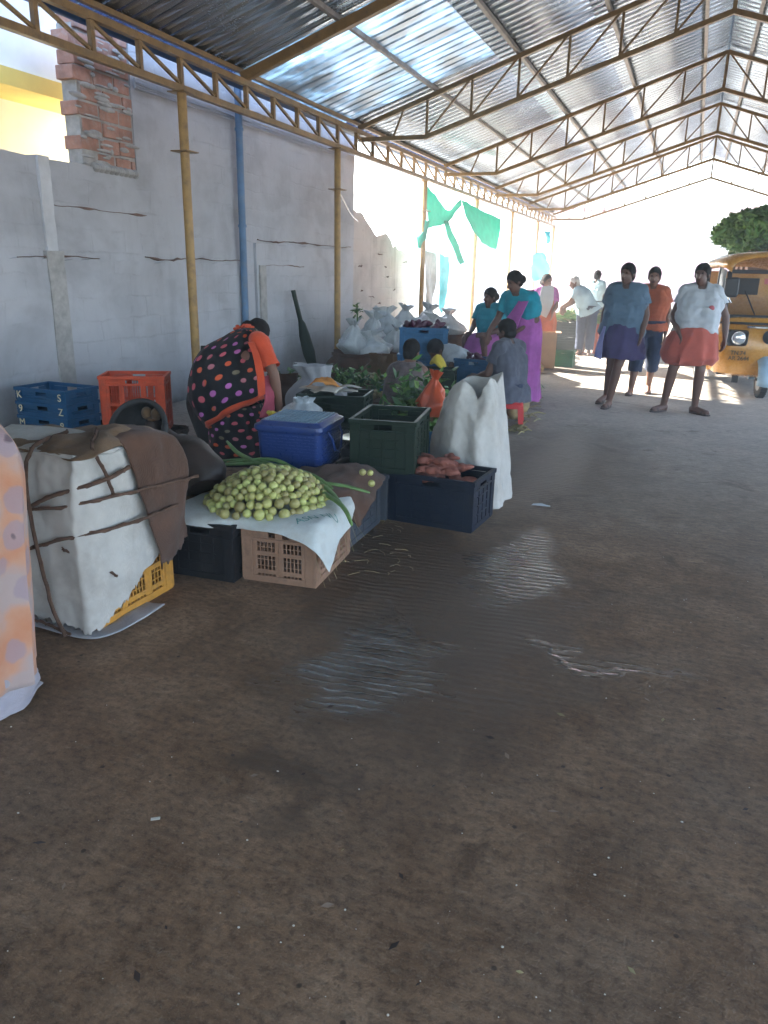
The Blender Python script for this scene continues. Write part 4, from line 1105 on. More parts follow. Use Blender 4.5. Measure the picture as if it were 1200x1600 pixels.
def link(name, me, parent, thick=0):
    o = bpy.data.objects.new(name, me); COL.objects.link(o)
    if parent: o.parent = parent
    if thick:
        md = o.modifiers.new('solid', 'SOLIDIFY'); md.thickness = thick; md.offset = 1
    return o

def stand(h=1.66, **kw):
    k = h/1.66
    J = dict(pel=(0, 0, .93), chest=(0, .01, 1.22), neck=(0, .02, 1.40), head=(0, -.01, 1.545), hf=(0, -1, 0), hu=(0, 0, 1),
             shR=(-.155, .02, 1.36), elR=(-.21, .03, 1.08), wrR=(-.225, -.04, .83), fdR=(.1, -.15, -1),
             shL=(.155, .02, 1.36), elL=(.21, .03, 1.08), wrL=(.225, -.04, .83), fdL=(-.1, -.15, -1),
             hipR=(-.09, 0, .89), knR=(-.10, -.015, .48), anR=(-.10, .02, .075), toR=(-.12, -.15, .03),
             hipL=(.09, 0, .89), knL=(.10, -.015, .48), anL=(.10, .02, .075), toL=(.12, -.15, .03))
    J.update(kw)
    return {a: (V(q) if a[:2] in ('hf', 'hu', 'fd') else V(q)*k) for a, q in J.items()}

def torso_caps(b, J, e=0, fat=0, t0=0., t1=1.):
    ax0 = (J['hipL']-J['hipR']).normalized(); ax1 = (J['shL']-J['shR']).normalized()
    fwd = ax1.cross(V((0, 0, 1)))
    for i in range(7):
        t = t0+(t1-t0)*i/6
        c = J['pel'].lerp(J['chest'], t); a = ax0.lerp(ax1, t).normalized()
        hw = .085-.02*math.sin(PI*t)+.02*t+fat*.35; r_ = .108+.008*t+fat*math.sin(PI*min(1, t+.15))+e
        cc = c+fwd*fat*.8*math.sin(PI*t)
        b.capsule(cc-a*hw, cc+a*hw, r_)
    m = J['chest'].lerp(J['neck'], .45); b.capsule(m-ax1*.09, m+ax1*.09, .095+e)
    b.capsule(J['shR'].lerp(J['neck'], .1), J['shL'].lerp(J['neck'], .1), .06+e)
    b.capsule(J['shR'], J['neck']+ax1*-.03, .058+e, .05+e); b.capsule(J['shL'], J['neck']+ax1*.03, .058+e, .05+e)

def person(loc, rz, J, label, skin='skin', fat=0, voxel=.009, hair='hair', female=False, group=None):
    root = empty('person', loc, rz); tag(root, label, 'person', group)
    b = MB(); torso_caps(b, J, 0, fat)
    for s in 'RL':
        sh, el, wr = J['sh'+s], J['el'+s], J['wr'+s]; fd = J['fd'+s].normalized()
        b.capsule(sh, el, .054, .041); b.capsule(el, el.lerp(wr, .3), .041, .042); b.capsule(el.lerp(wr, .3), wr, .042, .027)
        # hand: palm, four fingers, thumb
        side = fd.cross((el-wr).cross(V((0, 0, 1)))+V((0, .01, 0))).normalized()
        if side.length < .5: side = V((0, 1, 0))
        pn = fd.cross(side).normalized()
        pe = wr+fd*.085
        for q in (-.026, -.009, .009, .026): b.capsule(wr+fd*.02+side*q*.6, pe+side*q, .017, .015)
        for q, L in ((-.029, .062), (-.0095, .076), (.0105, .07), (.029, .054)):
            k = pe+side*q; m1 = k+fd*L*.5+pn*.006; m2 = m1+(fd*.8+pn*.6)*L*.5
            b.capsule(k, m1, .0105, .0095, 8); b.capsule(m1, m2, .0095, .008, 8)
        tb = wr+fd*.03-side*.03; t1 = tb+(fd*.7-side*.7)*.035; b.capsule(tb, t1, .014, .011, 8); b.capsule(t1, t1+(fd-side*.2)*.03, .011, .009, 8)
        hp, kn, an, to = J['hip'+s], J['kn'+s], J['an'+s], J['to'+s]
        b.capsule(hp, kn, .088+fat*.15, .058); cm = kn.lerp(an, .3); back = V((0, .012, 0))
        b.capsule(kn, cm+back, .054, .058); b.capsule(cm+back, an, .058, .036)
        hl = an+(an-to).normalized()*.035; hl.z = an.z-.042; fw = to-hl; fw.z = 0
        b.capsule(hl, hl+V((0, 0, .02)), .032, .034); sd_ = fw.cross(V((0, 0, 1))).normalized()
        b.capsule(an-V((0, 0, .02)), to+V((0, 0, .012)), .038, .022)
        for q in (-.026, -.008, .01, .026): b.capsule(hl+V((0, 0, .0))+fw*.3+sd_*q*.7, to+sd_*q-V((0, 0, .004)), .02, .0135, 8)
    hc, hf, hu = J['head'], J['hf'].normalized(), J['hu'].normalized(); hs = hf.cross(hu).normalized(); hf = hu.cross(hs)
    HM = Matrix(((hs.x, -hf.x, hu.x, hc.x), (hs.y, -hf.y, hu.y, hc.y), (hs.z, -hf.z, hu.z, hc.z), (0, 0, 0, 1)))
    b.ell((0, .012, .03), (.074, .092, .088), 18, 12, 0, HM)
    b.ell((0, -.018, -.035), (.058, .068, .075), 16, 10, 0, HM)
    b.ell((0, -.045, -.088), (.032, .032, .025), 10, 7, 0, HM)
    n0, n1 = HM @ V((0, -.082, .005)), HM @ V((0, -.105, -.032)); b.capsule(n0, n1, .010, .015, 8)
    for q in (-1, 1):
        b.ell((q*.074, .012, -.01), (.011, .02, .032), 8, 6, 0, HM); b.ell((q*.032, -.072, .022), (.022, .012, .009), 8, 6, 0, HM)
        b.capsule(HM @ V((0, -.08, -.062)), HM @ V((q*.02, -.074, -.062)), .008, .006, 6)
    b.capsule(J['neck']-(J['head']-J['neck'])*.2, hc-hu*.05+(-hf)*.01, .056, .052)
    eyes = [HM @ V((q*.030, -.082, .008)) for q in (-1, 1)]; mouth = HM @ V((0, -.086, -.060))
    HI = HM.inverted()
    def mf(c):
        if min((c-e).length for e in eyes) < .0125: return 1
        q = HI @ c
        if abs(q.x) < .024 and abs(q.z+.062) < .009 and q.y < -.06: return 2
        return 0
    me = remesh(b, 'body', [M[skin], M['eye'], M['lip']], voxel, 3, matfn=mf)
    link('body', me, root)
    # hair
    if hair:
        b = MB(); b.ell((0, .016, .034), (.081, .099, .094), 18, 12, 0, HM); b.ell((0, .05, -.02), (.07, .06, .07), 14, 10, 0, HM)
        if female: b.ell((0, .115, -.01), (.05, .045, .05), 12, 8, 0, HM)
        def kp(c):
            q = HI @ c
            return q.z > .045-1.1*(q.y+.075) if q.y < .0 else q.z > -.075
        link('hair', remesh(b, 'hair', M[hair], .009, 2, kp, .004, 40, 5), root, .003)
    root['hm'] = 0
    del root['hm']
    return root, J, HM

def shirt(root, J, mat, hem=.86, sleeve=.55, ease=.016, fat=0, name='shirt', seed=1, flare=.03):
    b = MB(); torso_caps(b, J, ease, fat, -.12, 1.)
    ax = (J['hipL']-J['hipR']).normalized()
    c = J['pel']; d = (J['pel']-J['chest']).normalized()
    fwd = ax.cross(V((0, 0, 1)))
    b.capsule(c+d*.05-ax*.10, c+d*.05+ax*.10, .115+ease+flare); b.capsule(c+d*.14-ax*.10, c+d*.14+ax*.10, .12+ease+flare)
    b2 = MB()
    for s in 'RL':
        sh, el = J['sh'+s], J['el'+s]; b2.capsule(sh+(J['neck']-sh)*.25, sh, .05+ease, .056+ease); b2.capsule(sh, sh.lerp(el, sleeve+.12), .056+ease, .056+ease)
    up = (J['chest']-J['pel']).normalized()
    h0 = J['pel']; hz = hem-.93
    def kp(p):
        q = (p-h0).dot(up)
        if q < hz+.012*math.sin(p.x*14+seed): 
            return False
        if (p-J['neck']).length < .075 and (p-J['chest']).dot(up) > .135: return False
        return True
    def kp2(p):
        for s in 'RL':
            sh, el = J['sh'+s], J['el'+s]; a = el-sh; t = (p-sh).dot(a)/a.length_squared
            if t > sleeve and ((p-sh)-a*t).length < .11: return False
        return True
    m1 = remesh(b, name, M[mat], .011, 3, kp, .016, 8, seed); m2 = remesh(b2, name, M[mat], .011, 3, kp2, .014, 10, seed+2)
    bm = bmesh.new(); bm.from_mesh(m1); bm.from_mesh(m2); bm.to_mesh(m1); bm.free(); bpy.data.meshes.remove(m2)
    m1.polygons.foreach_set('use_smooth', [True]*len(m1.polygons))
    return link(name, m1, root, .003)

def wrap(root, rings, mat, name='lungi', folds=9, amp=.02, seed=1, seg=64, nv=26, thick=.004, cap=False, uvs=True):
    """cloth tube: rings = (centre, rx, ry) from top to bottom, folds grow downwards"""
    cs = spline([r_[0] for r_ in rings], nv); rx = spline([V((r_[1], r_[2], 0)) for r_ in rings], nv); out = []
    for i in range(nv):
        t = i/(nv-1); ring = []
        for j in range(seg):
            a = 2*PI*j/seg; wn = 2.6*nz((math.cos(a)*1.3, math.sin(a)*1.3, t*.5), 1.2, seed)
            f = 1+amp*(.35+t)*(.6+.8*nz((math.cos(a), math.sin(a), 2), 1.4, seed+9))*(1.2-2*abs(math.sin(a*folds*.5+wn+t*.8))**.6)/max(rx[i].x, .05)*.6
            ring.append(cs[i]+V((math.cos(a)*rx[i].x*f, math.sin(a)*rx[i].y*f, .01*t*math.sin(a*3+seed)))+nvec((math.cos(a), math.sin(a), t*2), 3, seed)*.012)
        out.append(ring)
    b = MB(); b.loft(out, 0, (cap, False))
    o = b.build(name, M[mat], root, smooth=70, solid=thick); return o

def sandals(root, J):
    for s in 'RL':
        an, to = J['an'+s], J['to'+s]
        hl = an+(an-to).normalized()*.05; hl.z = an.z-.075; d = to-hl; d.z = 0; hl.z = max(hl.z, .0)
        u = d.normalized(); v = u.cross(V((0, 0, 1)))
        b = MB(); L = d.length+.03; rr = []
        prof = [(0, .02), (.03, .033), (.3*L, .034), (.65*L, .043), (.88*L, .04), (L, .018)]
        z0 = min(an.z-.075, to.z-.03)+.0
        for z in (z0+.001, z0+.016):
            rr.append([hl*1+u*p+v*w_+V((0, 0, z-hl.z)) for p, w_ in prof]+[hl+u*p-v*w_+V((0, 0, z-hl.z)) for p, w_ in reversed(prof)])
        b.loft(rr)
        m = hl+u*L*.68; m.z = z0
        b.tube([m-v*.043+V((0, 0, .01)), m-v*.036+V((0, 0, .042)), m+V((0, 0, .058)), m+v*.036+V((0, 0, .042)), m+v*.043+V((0, 0, .01))], .013, 6, flat=.35)
        b.build('sandal', M['sandal'], root, smooth=40)

# 1 man in the salmon lungi
g1 = at(1062, 645, z=0)
J = stand(1.67, pel=(.04, .0, .93), chest=(.05, .03, 1.21), neck=(.05, .04, 1.39), head=(.03, .01, 1.53), hf=(-.35, -1, -.12),
          hipR=(-.06, 0, .89), knR=(-.14, -.06, .49), anR=(-.19, .02, .075), toR=(-.30, -.10, .03),
          hipL=(.13, 0, .89), knL=(.15, -.05, .49), anL=(.15, .03, .075), toL=(.29, -.09, .03),
          shR=(-.11, .04, 1.35), elR=(-.22, .05, 1.08), wrR=(-.14, -.16, .93), fdR=(.35, -.2, -.9),
          shL=(.21, .04, 1.35), elL=(.34, .06, 1.09), wrL=(.36, .0, .86), fdL=(-.05, -.15, -1))
r1, J1, H1 = person(g1, R(2), J, 'man in white tee shirt and tucked up salmon lungi beside the auto rickshaw', 'skin_dark', fat=.02)
shirt(r1, J1, 'white_shirt', .90, .52, .018, .03, 'shirt', 3, .03)
wrap(r1, [((.04, -.01, .98), .185, .165), ((.03, -.02, .90), .26, .2), ((.01, -.02, .76), .30, .225), ((.01, -.02, .66), .31, .23), ((.01, -.01, .60), .29, .22), ((.01, 0, .565), .26, .20)], 'salmon', 'lungi', 11, .05, 4)
sandals(r1, J1)
b = MB(); b.ell((.17, -.13, 1.19), (.032, .012, .032), 12, 8); b.build('shirt_emblem', M['emblem'], r1)
# 2 man in the purple lungi
g2 = at(955, 634, z=0)
J = stand(1.66, pel=(.03, 0, .93), chest=(.04, -.03, 1.21), neck=(.04, -.05, 1.39), head=(.03, -.08, 1.53), hf=(-.3, -1, -.1),
          hipR=(-.06, 0, .89), knR=(-.06, .02, .49), anR=(-.11, .20, .10), toR=(-.17, .04, .03),
          hipL=(.12, 0, .89), knL=(.05, -.16, .50), anL=(-.01, -.14, .075), toL=(-.03, -.31, .03),
          shR=(-.12, -.02, 1.35), elR=(-.20, .03, 1.08), wrR=(-.20, -.03, .84), fdR=(.1, -.2, -1),
          shL=(.20, -.03, 1.35), elL=(.28, -.02, 1.09), wrL=(.27, -.12, .86), fdL=(-.1, -.2, -1))
r2, J2, H2 = person(g2, R(-5), J, 'man in grey blue shirt and purple lungi walking up the aisle', 'skin_dark', fat=.015)
shirt(r2, J2, 'blue_shirt', .84, .60, .022, .025, 'shirt', 5, .04)
wrap(r2, [((.03, -.01, .98), .185, .16), ((.04, -.03, .85), .235, .20), ((.05, -.04, .70), .265, .23), ((.05, -.04, .585), .27, .23)], 'purple', 'lungi', 9, .05, 7)
b = sheet([[V((-.16, -.16, .95)), V((-.13, -.19, .95))], [V((-.20, -.20, .78)), V((-.14, -.235, .77))], [V((-.215, -.215, .59)), V((-.13, -.255, .57))]], 16, 8, .01, 9, 3)
b.build('lungi_fold', M['lilac'], r2, smooth=60, solid=.008)
sandals(r2, J2)
# 3 man in orange shirt and cropped denim
g3 = at(1000, 616, z=0)
J = stand(1.62, hf=(-.1, -1, 0), hipR=(-.08, 0, .89), knR=(-.10, -.08, .48), anR=(-.13, -.08, .075), toR=(-.16, -.24, .03),
          hipL=(.09, 0, .89), knL=(.11, .02, .49), anL=(.10, .18, .10), toL=(.10, .02, .03), elR=(-.24, .02, 1.09), elL=(.24, .05, 1.09))
r3, J3, H3 = person(g3, R(4), J, 'man in orange shirt and cropped dark denim, walking between the two lungis', 'skin', voxel=.010)
shirt(r3, J3, 'orange_shirt', .86, .55, .018, 0, 'shirt', 9, .02)
def trousers(root, J, mat, cut, ease=.022, seed=1):
    b = MB(); ax = (J['hipL']-J['hipR']).normalized()
    for q in (0, .05, .09): b.capsule(J['pel']-ax*.08+V((0, 0, .04-q)), J['pel']+ax*.08+V((0, 0, .04-q)), .11+ease)
    for s in 'RL':
        hp, kn, an = J['hip'+s], J['kn'+s], J['an'+s]
        b.capsule(hp, kn, .09+ease, .068+ease); b.capsule(kn, an, .068+ease, .06+ease)
    def kp(p):
        if p.z > J['pel'].z+.06: return False
        for s in 'RL':
            kn, an = J['kn'+s], J['an'+s]; a = an-kn; t = (p-kn).dot(a)/a.length_squared
            if t > cut and ((p-kn)-a*t).length < .12: return False
        return True
    return link('trousers', remesh(b, 'trousers', M[mat], .012, 4, kp, .014, 9, seed), root, .003)
trousers(r3, J3, 'denim', .40); sandals(r3, J3)

# 4 woman in the polka dot sari, bending over her stall
W0 = V((-3.35, 5.2, 0)); yw = 5.2
def wl(px, py, y=yw): return at(px, py, y=y)-W0
J = dict(pel=wl(352, 650, 5.15), chest=wl(368, 560, 5.25), neck=wl(392, 528, 5.36), head=wl(402, 523, 5.5), hf=V((.35, .7, -.65)), hu=V((.3, .6, .75)),
         shR=wl(378, 545, 5.55), elR=wl(390, 610, 5.75), wrR=wl(430, 650, 5.8), fdR=V((.3, .2, -1)),
         shL=wl(408, 535, 5.15), elL=wl(428, 585, 5.1), wrL=wl(437, 638, 5.15), fdL=V((.05, .15, -1)),
         hipR=wl(345, 655, 5.3), knR=wl(375, 640, 5.6), anR=V((-.05, .35, .08)), toR=V((.05, .48, .03)),
         hipL=wl(362, 658, 5.1), knL=wl(400, 650, 5.35), anL=V((.10, .12, .08)), toL=V((.22, .2, .03)))
rw, JW, HW = person(W0, 0, J, 'woman in black polka dot sari bending over her stall by the wall', 'skin', female=True)
b = MB()
def tring(c, hl, dr, dy, n=56, seed=2, t=0):
    cx, cy_, dpt = c; o_ = wl(cx, cy_, dpt); d = (wl(cx+dr[0], cy_+dr[1], dpt)-o_).normalized(); q = V((0, 1, 0))
    out = []
    for j in range(n):
        a = 2*PI*j/n-PI*.5; f = 1+.05*math.sin(a*5+t*3)*(1-t)+.03*math.sin(a*9+2*t)
        out.append(o_+d*math.cos(a)*hl*f+q*math.sin(a)*dy*f+nvec((math.cos(a), math.sin(a), t*3), 2, seed)*.02)
    return out
ctl = [((372, 648, 5.22), .235, (94, -62), .25), ((360, 628, 5.2), .285, (98, -56), .28), ((352, 598, 5.2), .305, (100, -40), .29), ((352, 566, 5.22), .275, (100, -26), .27), ((362, 540, 5.25), .225, (100, -16), .22), ((376, 523, 5.28), .15, (100, -10), .15), ((388, 515, 5.3), .06, (100, -5), .06)]
cc = spline([V(c[0]) for c in ctl], 40); ch = spline([V((c[1], c[3], 0)) for c in ctl], 40); cdv = spline([V((c[2][0], c[2][1], 0)) for c in ctl], 40)
rings = [tring(cc[i], ch[i].x, (cdv[i].x, cdv[i].y), ch[i].y, 56, 2, i/39) for i in range(40)]
b.loft(rings, 0, (False, True)); b.build('sari_drape', M['sari_dots'], rw, smooth=70, solid=.004)
# orange hem and edge bands
b = MB(); hem = [p+(p-sum(rings[0], V())/56)*.02 for p in rings[0]]; h2 = [p+(p-sum(rings[3], V())/56)*.025 for p in rings[3]]
b.loft([hem, [p.lerp(q, .5)+(p-sum(rings[0], V())/56)*.012 for p, q in zip(hem, h2)], h2], 0, (False, False)); b.build('sari_border', M['orange_cloth'], rw, smooth=70, solid=.005)
b = sheet([[wl(388, 535, 5.03), wl(398, 535, 5.04)], [wl(396, 560, 4.96), wl(407, 560, 4.98)], [wl(401, 590, 4.95), wl(413, 590, 4.98)], [wl(404, 622, 4.98), wl(414, 615, 5.02)]], 24, 6, .006, 9, 3)
b.build('sari_edge', M['orange_cloth'], rw, smooth=70, solid=.012)
b = sheet([[wl(413, 590, 5.08), wl(423, 585, 5.14)], [wl(413, 620, 5.0), wl(428, 618, 5.08)], [wl(405, 652, 4.98), wl(428, 652, 5.06)]], 20, 10, .012, 12, 6)
b.build('pleats', M['pink_cloth'], rw, smooth=70, solid=.01)
# lower skirt
wrap(rw, [(wl(372, 630, 5.22), .18, .2), (wl(374, 660, 5.22), .235, .26), (wl(378, 695, 5.22), .26, .29), (wl(378, 728, 5.22), .28, .3)], 'sari_dots', 'sari_skirt', 8, .03, 2, 64, 24)
# blouse sleeve
b = MB(); s0, e0 = JW['shL'], JW['elL']; b.capsule(s0+V((-.02, 0, .01)), s0.lerp(e0, .85), .075, .070); b.capsule(JW['neck'], s0, .06, .07)
aa = e0-s0
link('blouse_sleeve', remesh(b, 'blouse_sleeve', M['orange_cloth'], .010, 3, lambda p: (p-s0).dot(aa)/aa.length_squared < .80, .008, 12, 2), rw, .003)
b = MB()
for i in range(22):
    t = i/21; p = wl(366+30*t, 513-3*math.sin(PI*t), 5.36)+V((random.uniform(-.012, .012), random.uniform(-.02, .02), random.uniform(-.012, .012)))
    b.ell(p, (.018, .018, .012), 7, 5)
b.build('hair_flowers', M['orange_cloth'], rw)

# 5 woman at the left edge in an orange floral dress
E0 = V((-2.35, 1.66, 0))
J = stand(1.58, pel=(-.02, 0, .92), chest=(-.22, -.02, 1.14), neck=(-.36, -.03, 1.25), head=(-.48, -.04, 1.30), hf=(-.8, -.1, -.6), hu=(-.6, 0, .8),
          shR=(-.32, -.19, 1.20), elR=(-.38, -.26, .95), wrR=(-.45, -.25, .72), shL=(-.32, .16, 1.20), elL=(-.42, .2, .95), wrL=(-.55, .15, .75),
          hipR=(0, -.09, .89), knR=(.02, -.1, .48), anR=(.06, -.1, .075), toR=(-.1, -.12, .03), hipL=(0, .09, .89), knL=(.0, .1, .48), anL=(.03, .1, .075), toL=(-.12, .12, .03))
re, JE, HE = person(E0, 0, J, 'woman in orange floral dress leaning away beside the roped bundle', 'skin_dark', female=True)
def el_(px, py, inset): 
    p = at(px, py, y=1.64)-E0; return p.x-inset-.12, p.z
rg = []
for px, py, rx_, ry_ in ((-90, 640, .16, .06), (-40, 652, .20, .11), (-2, 668, .235, .15), (24, 694, .25, .18), (40, 735, .26, .21), (48, 800, .262, .225), (50, 900, .268, .23), (55, 1000, .275, .24), (61, 1098, .285, .25)):
    x, z = el_(px, py, rx_); rg.append(((x, 0, z), rx_, ry_))
wrap(re, rg, 'floral', 'dress', 9, .05, 3, 96, 50, .004, cap=True)
x, z = el_(61, 1110, .28)
wrap(re, [((x, 0, z+.1), .26, .235), ((x, 0, z+.0), .272, .245), ((x, 0, z-.035), .28, .25)], 'underskirt', 'underskirt', 9, .02, 5)
shirt(re, JE, 'floral', .93, .5, .02, .02, 'blouse', 3, .04)
b = sheet([[V((-.02, -.2, .98)), V((.06, -.2, .98))], [V((.04, -.235, .86)), V((.12, -.22, .86))], [V((.09, -.25, .76)), V((.16, -.215, .77))]], 18, 8, .008, 9, 3)
b.build('shawl_end', M['underskirt'], re, smooth=70, solid=.01)
sandals(re, JE)

# 6 woman in teal blouse and magenta sari, standing back
g6 = at(812, 628, z=0)
J = stand(1.56, chest=(-.04, -.06, 1.21), neck=(-.09, -.12, 1.38), head=(-.12, -.18, 1.51), hf=(-.5, -.8, -.35), hu=(-.2, -.3, 1), shR=(-.25, -.08, 1.32), shL=(.10, -.08, 1.33),
          elL=(.16, -.06, 1.06), wrL=(-.02, -.2, .92), fdL=(-.8, -.3, -.3), elR=(-.33, -.12, 1.06), wrR=(-.4, -.25, .88))
r6, J6, H6 = person(g6, R(-10), J, 'woman in teal blouse and magenta sari standing among the blue crates', 'skin_dark', voxel=.011, female=True)
shirt(r6, J6, 'teal', 1.07, .7, .016, .0, 'blouse', 4, .0)
wrap(r6, [((0, -.01, 1.02), .17, .15), ((0, 0, .85), .21, .18), ((0, 0, .5), .225, .2), ((0, 0, .04), .25, .23)], 'magenta', 'sari', 9, .03, 5)
b = sheet([[V((.03, -.11, 1.33)), V((.12, -.1, 1.34))], [V((-.08, -.22, 1.12)), V((.06, -.24, 1.1))], [V((-.22, -.16, .92)), V((-.02, -.24, .88))], [V((-.24, -.06, .8)), V((-.1, -.2, .74))]], 20, 12, .012, 9, 4)
b.build('sari_end', M['magenta'], r6, smooth=70, solid=.01)

def seated(h, **kw):
    J = dict(pel=V((0, 0, h+.10)), chest=V((0, -.03, h+.40)), neck=V((0, -.05, h+.57)), head=V((0, -.09, h+.70)), hf=V((0, -1, -.2)), hu=V((0, -.1, 1)),
             shR=V((-.17, -.04, h+.53)), elR=V((-.23, -.12, h+.28)), wrR=V((-.13, -.33, h+.22)), fdR=V((.3, -1, -.1)),
             shL=V((.17, -.04, h+.53)), elL=V((.23, -.12, h+.28)), wrL=V((.13, -.33, h+.22)), fdL=V((-.3, -1, -.1)),
             hipR=V((-.09, -.02, h+.09)), knR=V((-.15, -.40, max(.42, h+.14))), anR=V((-.14, -.36, .075)), toR=V((-.16, -.53, .03)),
             hipL=V((.09, -.02, h+.09)), knL=V((.15, -.40, max(.42, h+.14))), anL=V((.14, -.36, .075)), toL=V((.16, -.53, .03)))
    J.update({a: V(q) for a, q in kw.items()}); return J
# 7 person in charcoal on the red stool, back turned
g7 = at(792, 660, z=0)
st = empty('low_stool', g7, R(10)); tag(st, 'low red plastic stool on the aisle floor', 'stool')
b = MB(); b.loft([rrect(.15, .15, .215, .03), rrect(.155, .155, .225, .03), rrect(.15, .15, .24, .03)]); b.loft([rrect(.152, .152, .17, .03), rrect(.15, .15, .218, .03)], 0, (False, False)); b.build('seat', M['redstool'], st, smooth=30)
for sx in (-1, 1):
    for sy in (-1, 1):
        b = MB(); b.loft([[V((sx*(.128+.02*q+dx), sy*(.128+.02*q+dy), .2*(1-q))) for dx, dy in ((-.025, -.025), (.025, -.025), (.025, .025), (-.025, .025))] for q in (0, 1)]); b.build('leg', M['redstool'], st, smooth=0)
J = seated(.24)
r7, J7, H7 = person(g7, R(-112), J, 'person in charcoal shirt and navy cloth sitting on the low red stool', 'skin_dark', voxel=.011)
shirt(r7, J7, 'grey_shirt', .80, .6, .025, .0, 'shirt', 6, .03)
wrap(r7, [((0, 0, .42), .17, .15), ((0, -.06, .36), .2, .2), ((0, -.15, .26), .22, .3), ((0, -.2, .2), .22, .3)], 'denim', 'lungi', 6, .02, 5)
# 8 person on the ground in a striped brown shawl
g8 = at(632, 668, z=0)
J = seated(.05, hf=(.2, -1, -.3), knR=(-.25, -.3, .3), knL=(.25, -.3, .3), anR=(.05, -.4, .075), anL=(-.05, -.42, .075), toR=(.15, -.42, .04), toL=(-.15, -.45, .04))
r8, J8, H8 = person(g8, R(165), J, 'person sitting on the floor wrapped in a brown grey striped shawl', 'skin', voxel=.011)
wrap(r8, [((0, -.04, .66), .10, .09), ((0, -.02, .60), .20, .13), ((0, 0, .45), .235, .17), ((0, 0, .25), .26, .21), ((.0, .0, .02), .31, .27)], 'brown_check', 'shawl', 8, .03, 3, 64, 30, .004)
# 9 crouching person in white shirt
g9 = at(712, 640, z=0)+V((0, .3, 0))
J = seated(.2, chest=(0, -.16, .55), neck=(0, -.3, .66), head=(0, -.42, .66), hf=(0, -.7, -.7), hu=(0, -.6, .6), shR=(-.17, -.24, .63), shL=(.17, -.24, .63), elR=(-.22, -.38, .42), elL=(.22, -.38, .42), wrR=(-.1, -.55, .3), wrL=(.1, -.55, .3))
r9, J9, H9 = person(g9, R(-38), J, 'crouching person in pale shirt and magenta skirt bending by the blue crates', 'skin_dark', voxel=.011)
shirt(r9, J9, 'white_shirt', .80, .6, .03, .02, 'shirt', 8, .03)
wrap(r9, [((0, 0, .38), .17, .16), ((0, -.1, .36), .22, .26), ((0, -.18, .25), .26, .32), ((0, -.2, .03), .29, .33)], 'magenta', 'skirt', 7, .02, 5)
# 10..13 people farther off
p = at(848, 520, y=13.6); p.z = 0
J = stand(1.5, hf=(.5, -.8, -.2), elL=(.2, -.1, 1.1), wrL=(.1, -.3, 1.0))
ra, Ja, Ha = person(p, R(20), J, 'woman in white and orange sari standing behind the vegetable stall', 'skin', voxel=.013, female=True)
shirt(ra, Ja, 'magenta', 1.05, .6, .016, 0, 'blouse', 4, 0)
wrap(ra, [((0, 0, 1.1), .17, .15), ((0, 0, .8), .2, .18), ((0, 0, .04), .25, .23)], 'orange_shirt', 'sari', 9, .03, 5)
sheet([[V((-.1, -.13, 1.32)), V((.1, -.13, 1.33))], [V((-.15, -.18, 1.1)), V((.1, -.18, 1.05))], [V((-.17, -.18, .9)), V((0, -.2, .8))]], 16, 12, .01, 9, 3).build('sari_end', M['white_shirt'], ra, smooth=70, solid=.01)
p = at(915, 520, y=15.6); p.z = 0
J = stand(1.6, chest=(-.12, -.06, 1.18), neck=(-.22, -.1, 1.32), head=(-.3, -.13, 1.42), hf=(-.9, -.3, -.35), hu=(-.3, 0, 1), shR=(-.22, -.22, 1.27), shL=(-.15, .1, 1.28), elR=(-.36, -.2, 1.05), wrR=(-.52, -.15, .95), elL=(-.3, .1, 1.05), wrL=(-.48, .02, .93))
rb, Jb, Hb = person(p, 0, J, 'white haired man in sky blue shirt leaning over the vegetable stall', 'skin', voxel=.013, hair='grey_hair')
shirt(rb, Jb, 'skyblue_shirt', .84, .6, .02, 0, 'shirt', 4, .02); trousers(rb, Jb, 'denim', .9)
p = at(925, 520, y=18.5); p.z = 0
rc, Jc, Hc = person(p, R(160), stand(1.62), 'distant man in sky blue shirt walking away, half hidden by the purple lungi', 'skin_dark', voxel=.014)
shirt(rc, Jc, 'skyblue_shirt', .84, .6, .02, 0, 'shirt', 4, .02); trousers(rc, Jc, 'denim', .9)
p = at(765, 560, y=10.6); p.z = 0
J = seated(.5, hf=(-.3, -1, -.3))
rd, Jd, Hd = person(p, R(-20), J, 'woman in teal blouse sitting behind the stacks of blue crates', 'skin_dark', voxel=.013, female=True)
shirt(rd, Jd, 'teal', .80, .6, .02, 0, 'blouse', 4, 0)
wrap(rd, [((0, 0, .72), .17, .15), ((0, -.15, .66), .24, .3), ((0, -.2, .4), .26, .3), ((0, -.2, .03), .28, .3)], 'magenta', 'sari', 7, .02, 5)
tag(crate(p.x, p.y, 0, .2, .5, .4, .49, 'c_midblue', 'solid', 'blue crate used as a seat by the woman in teal'))

# ------------------------------------------------------------------ back of the stalls
def base(px, py, z=0): return at(px, py, z=z)
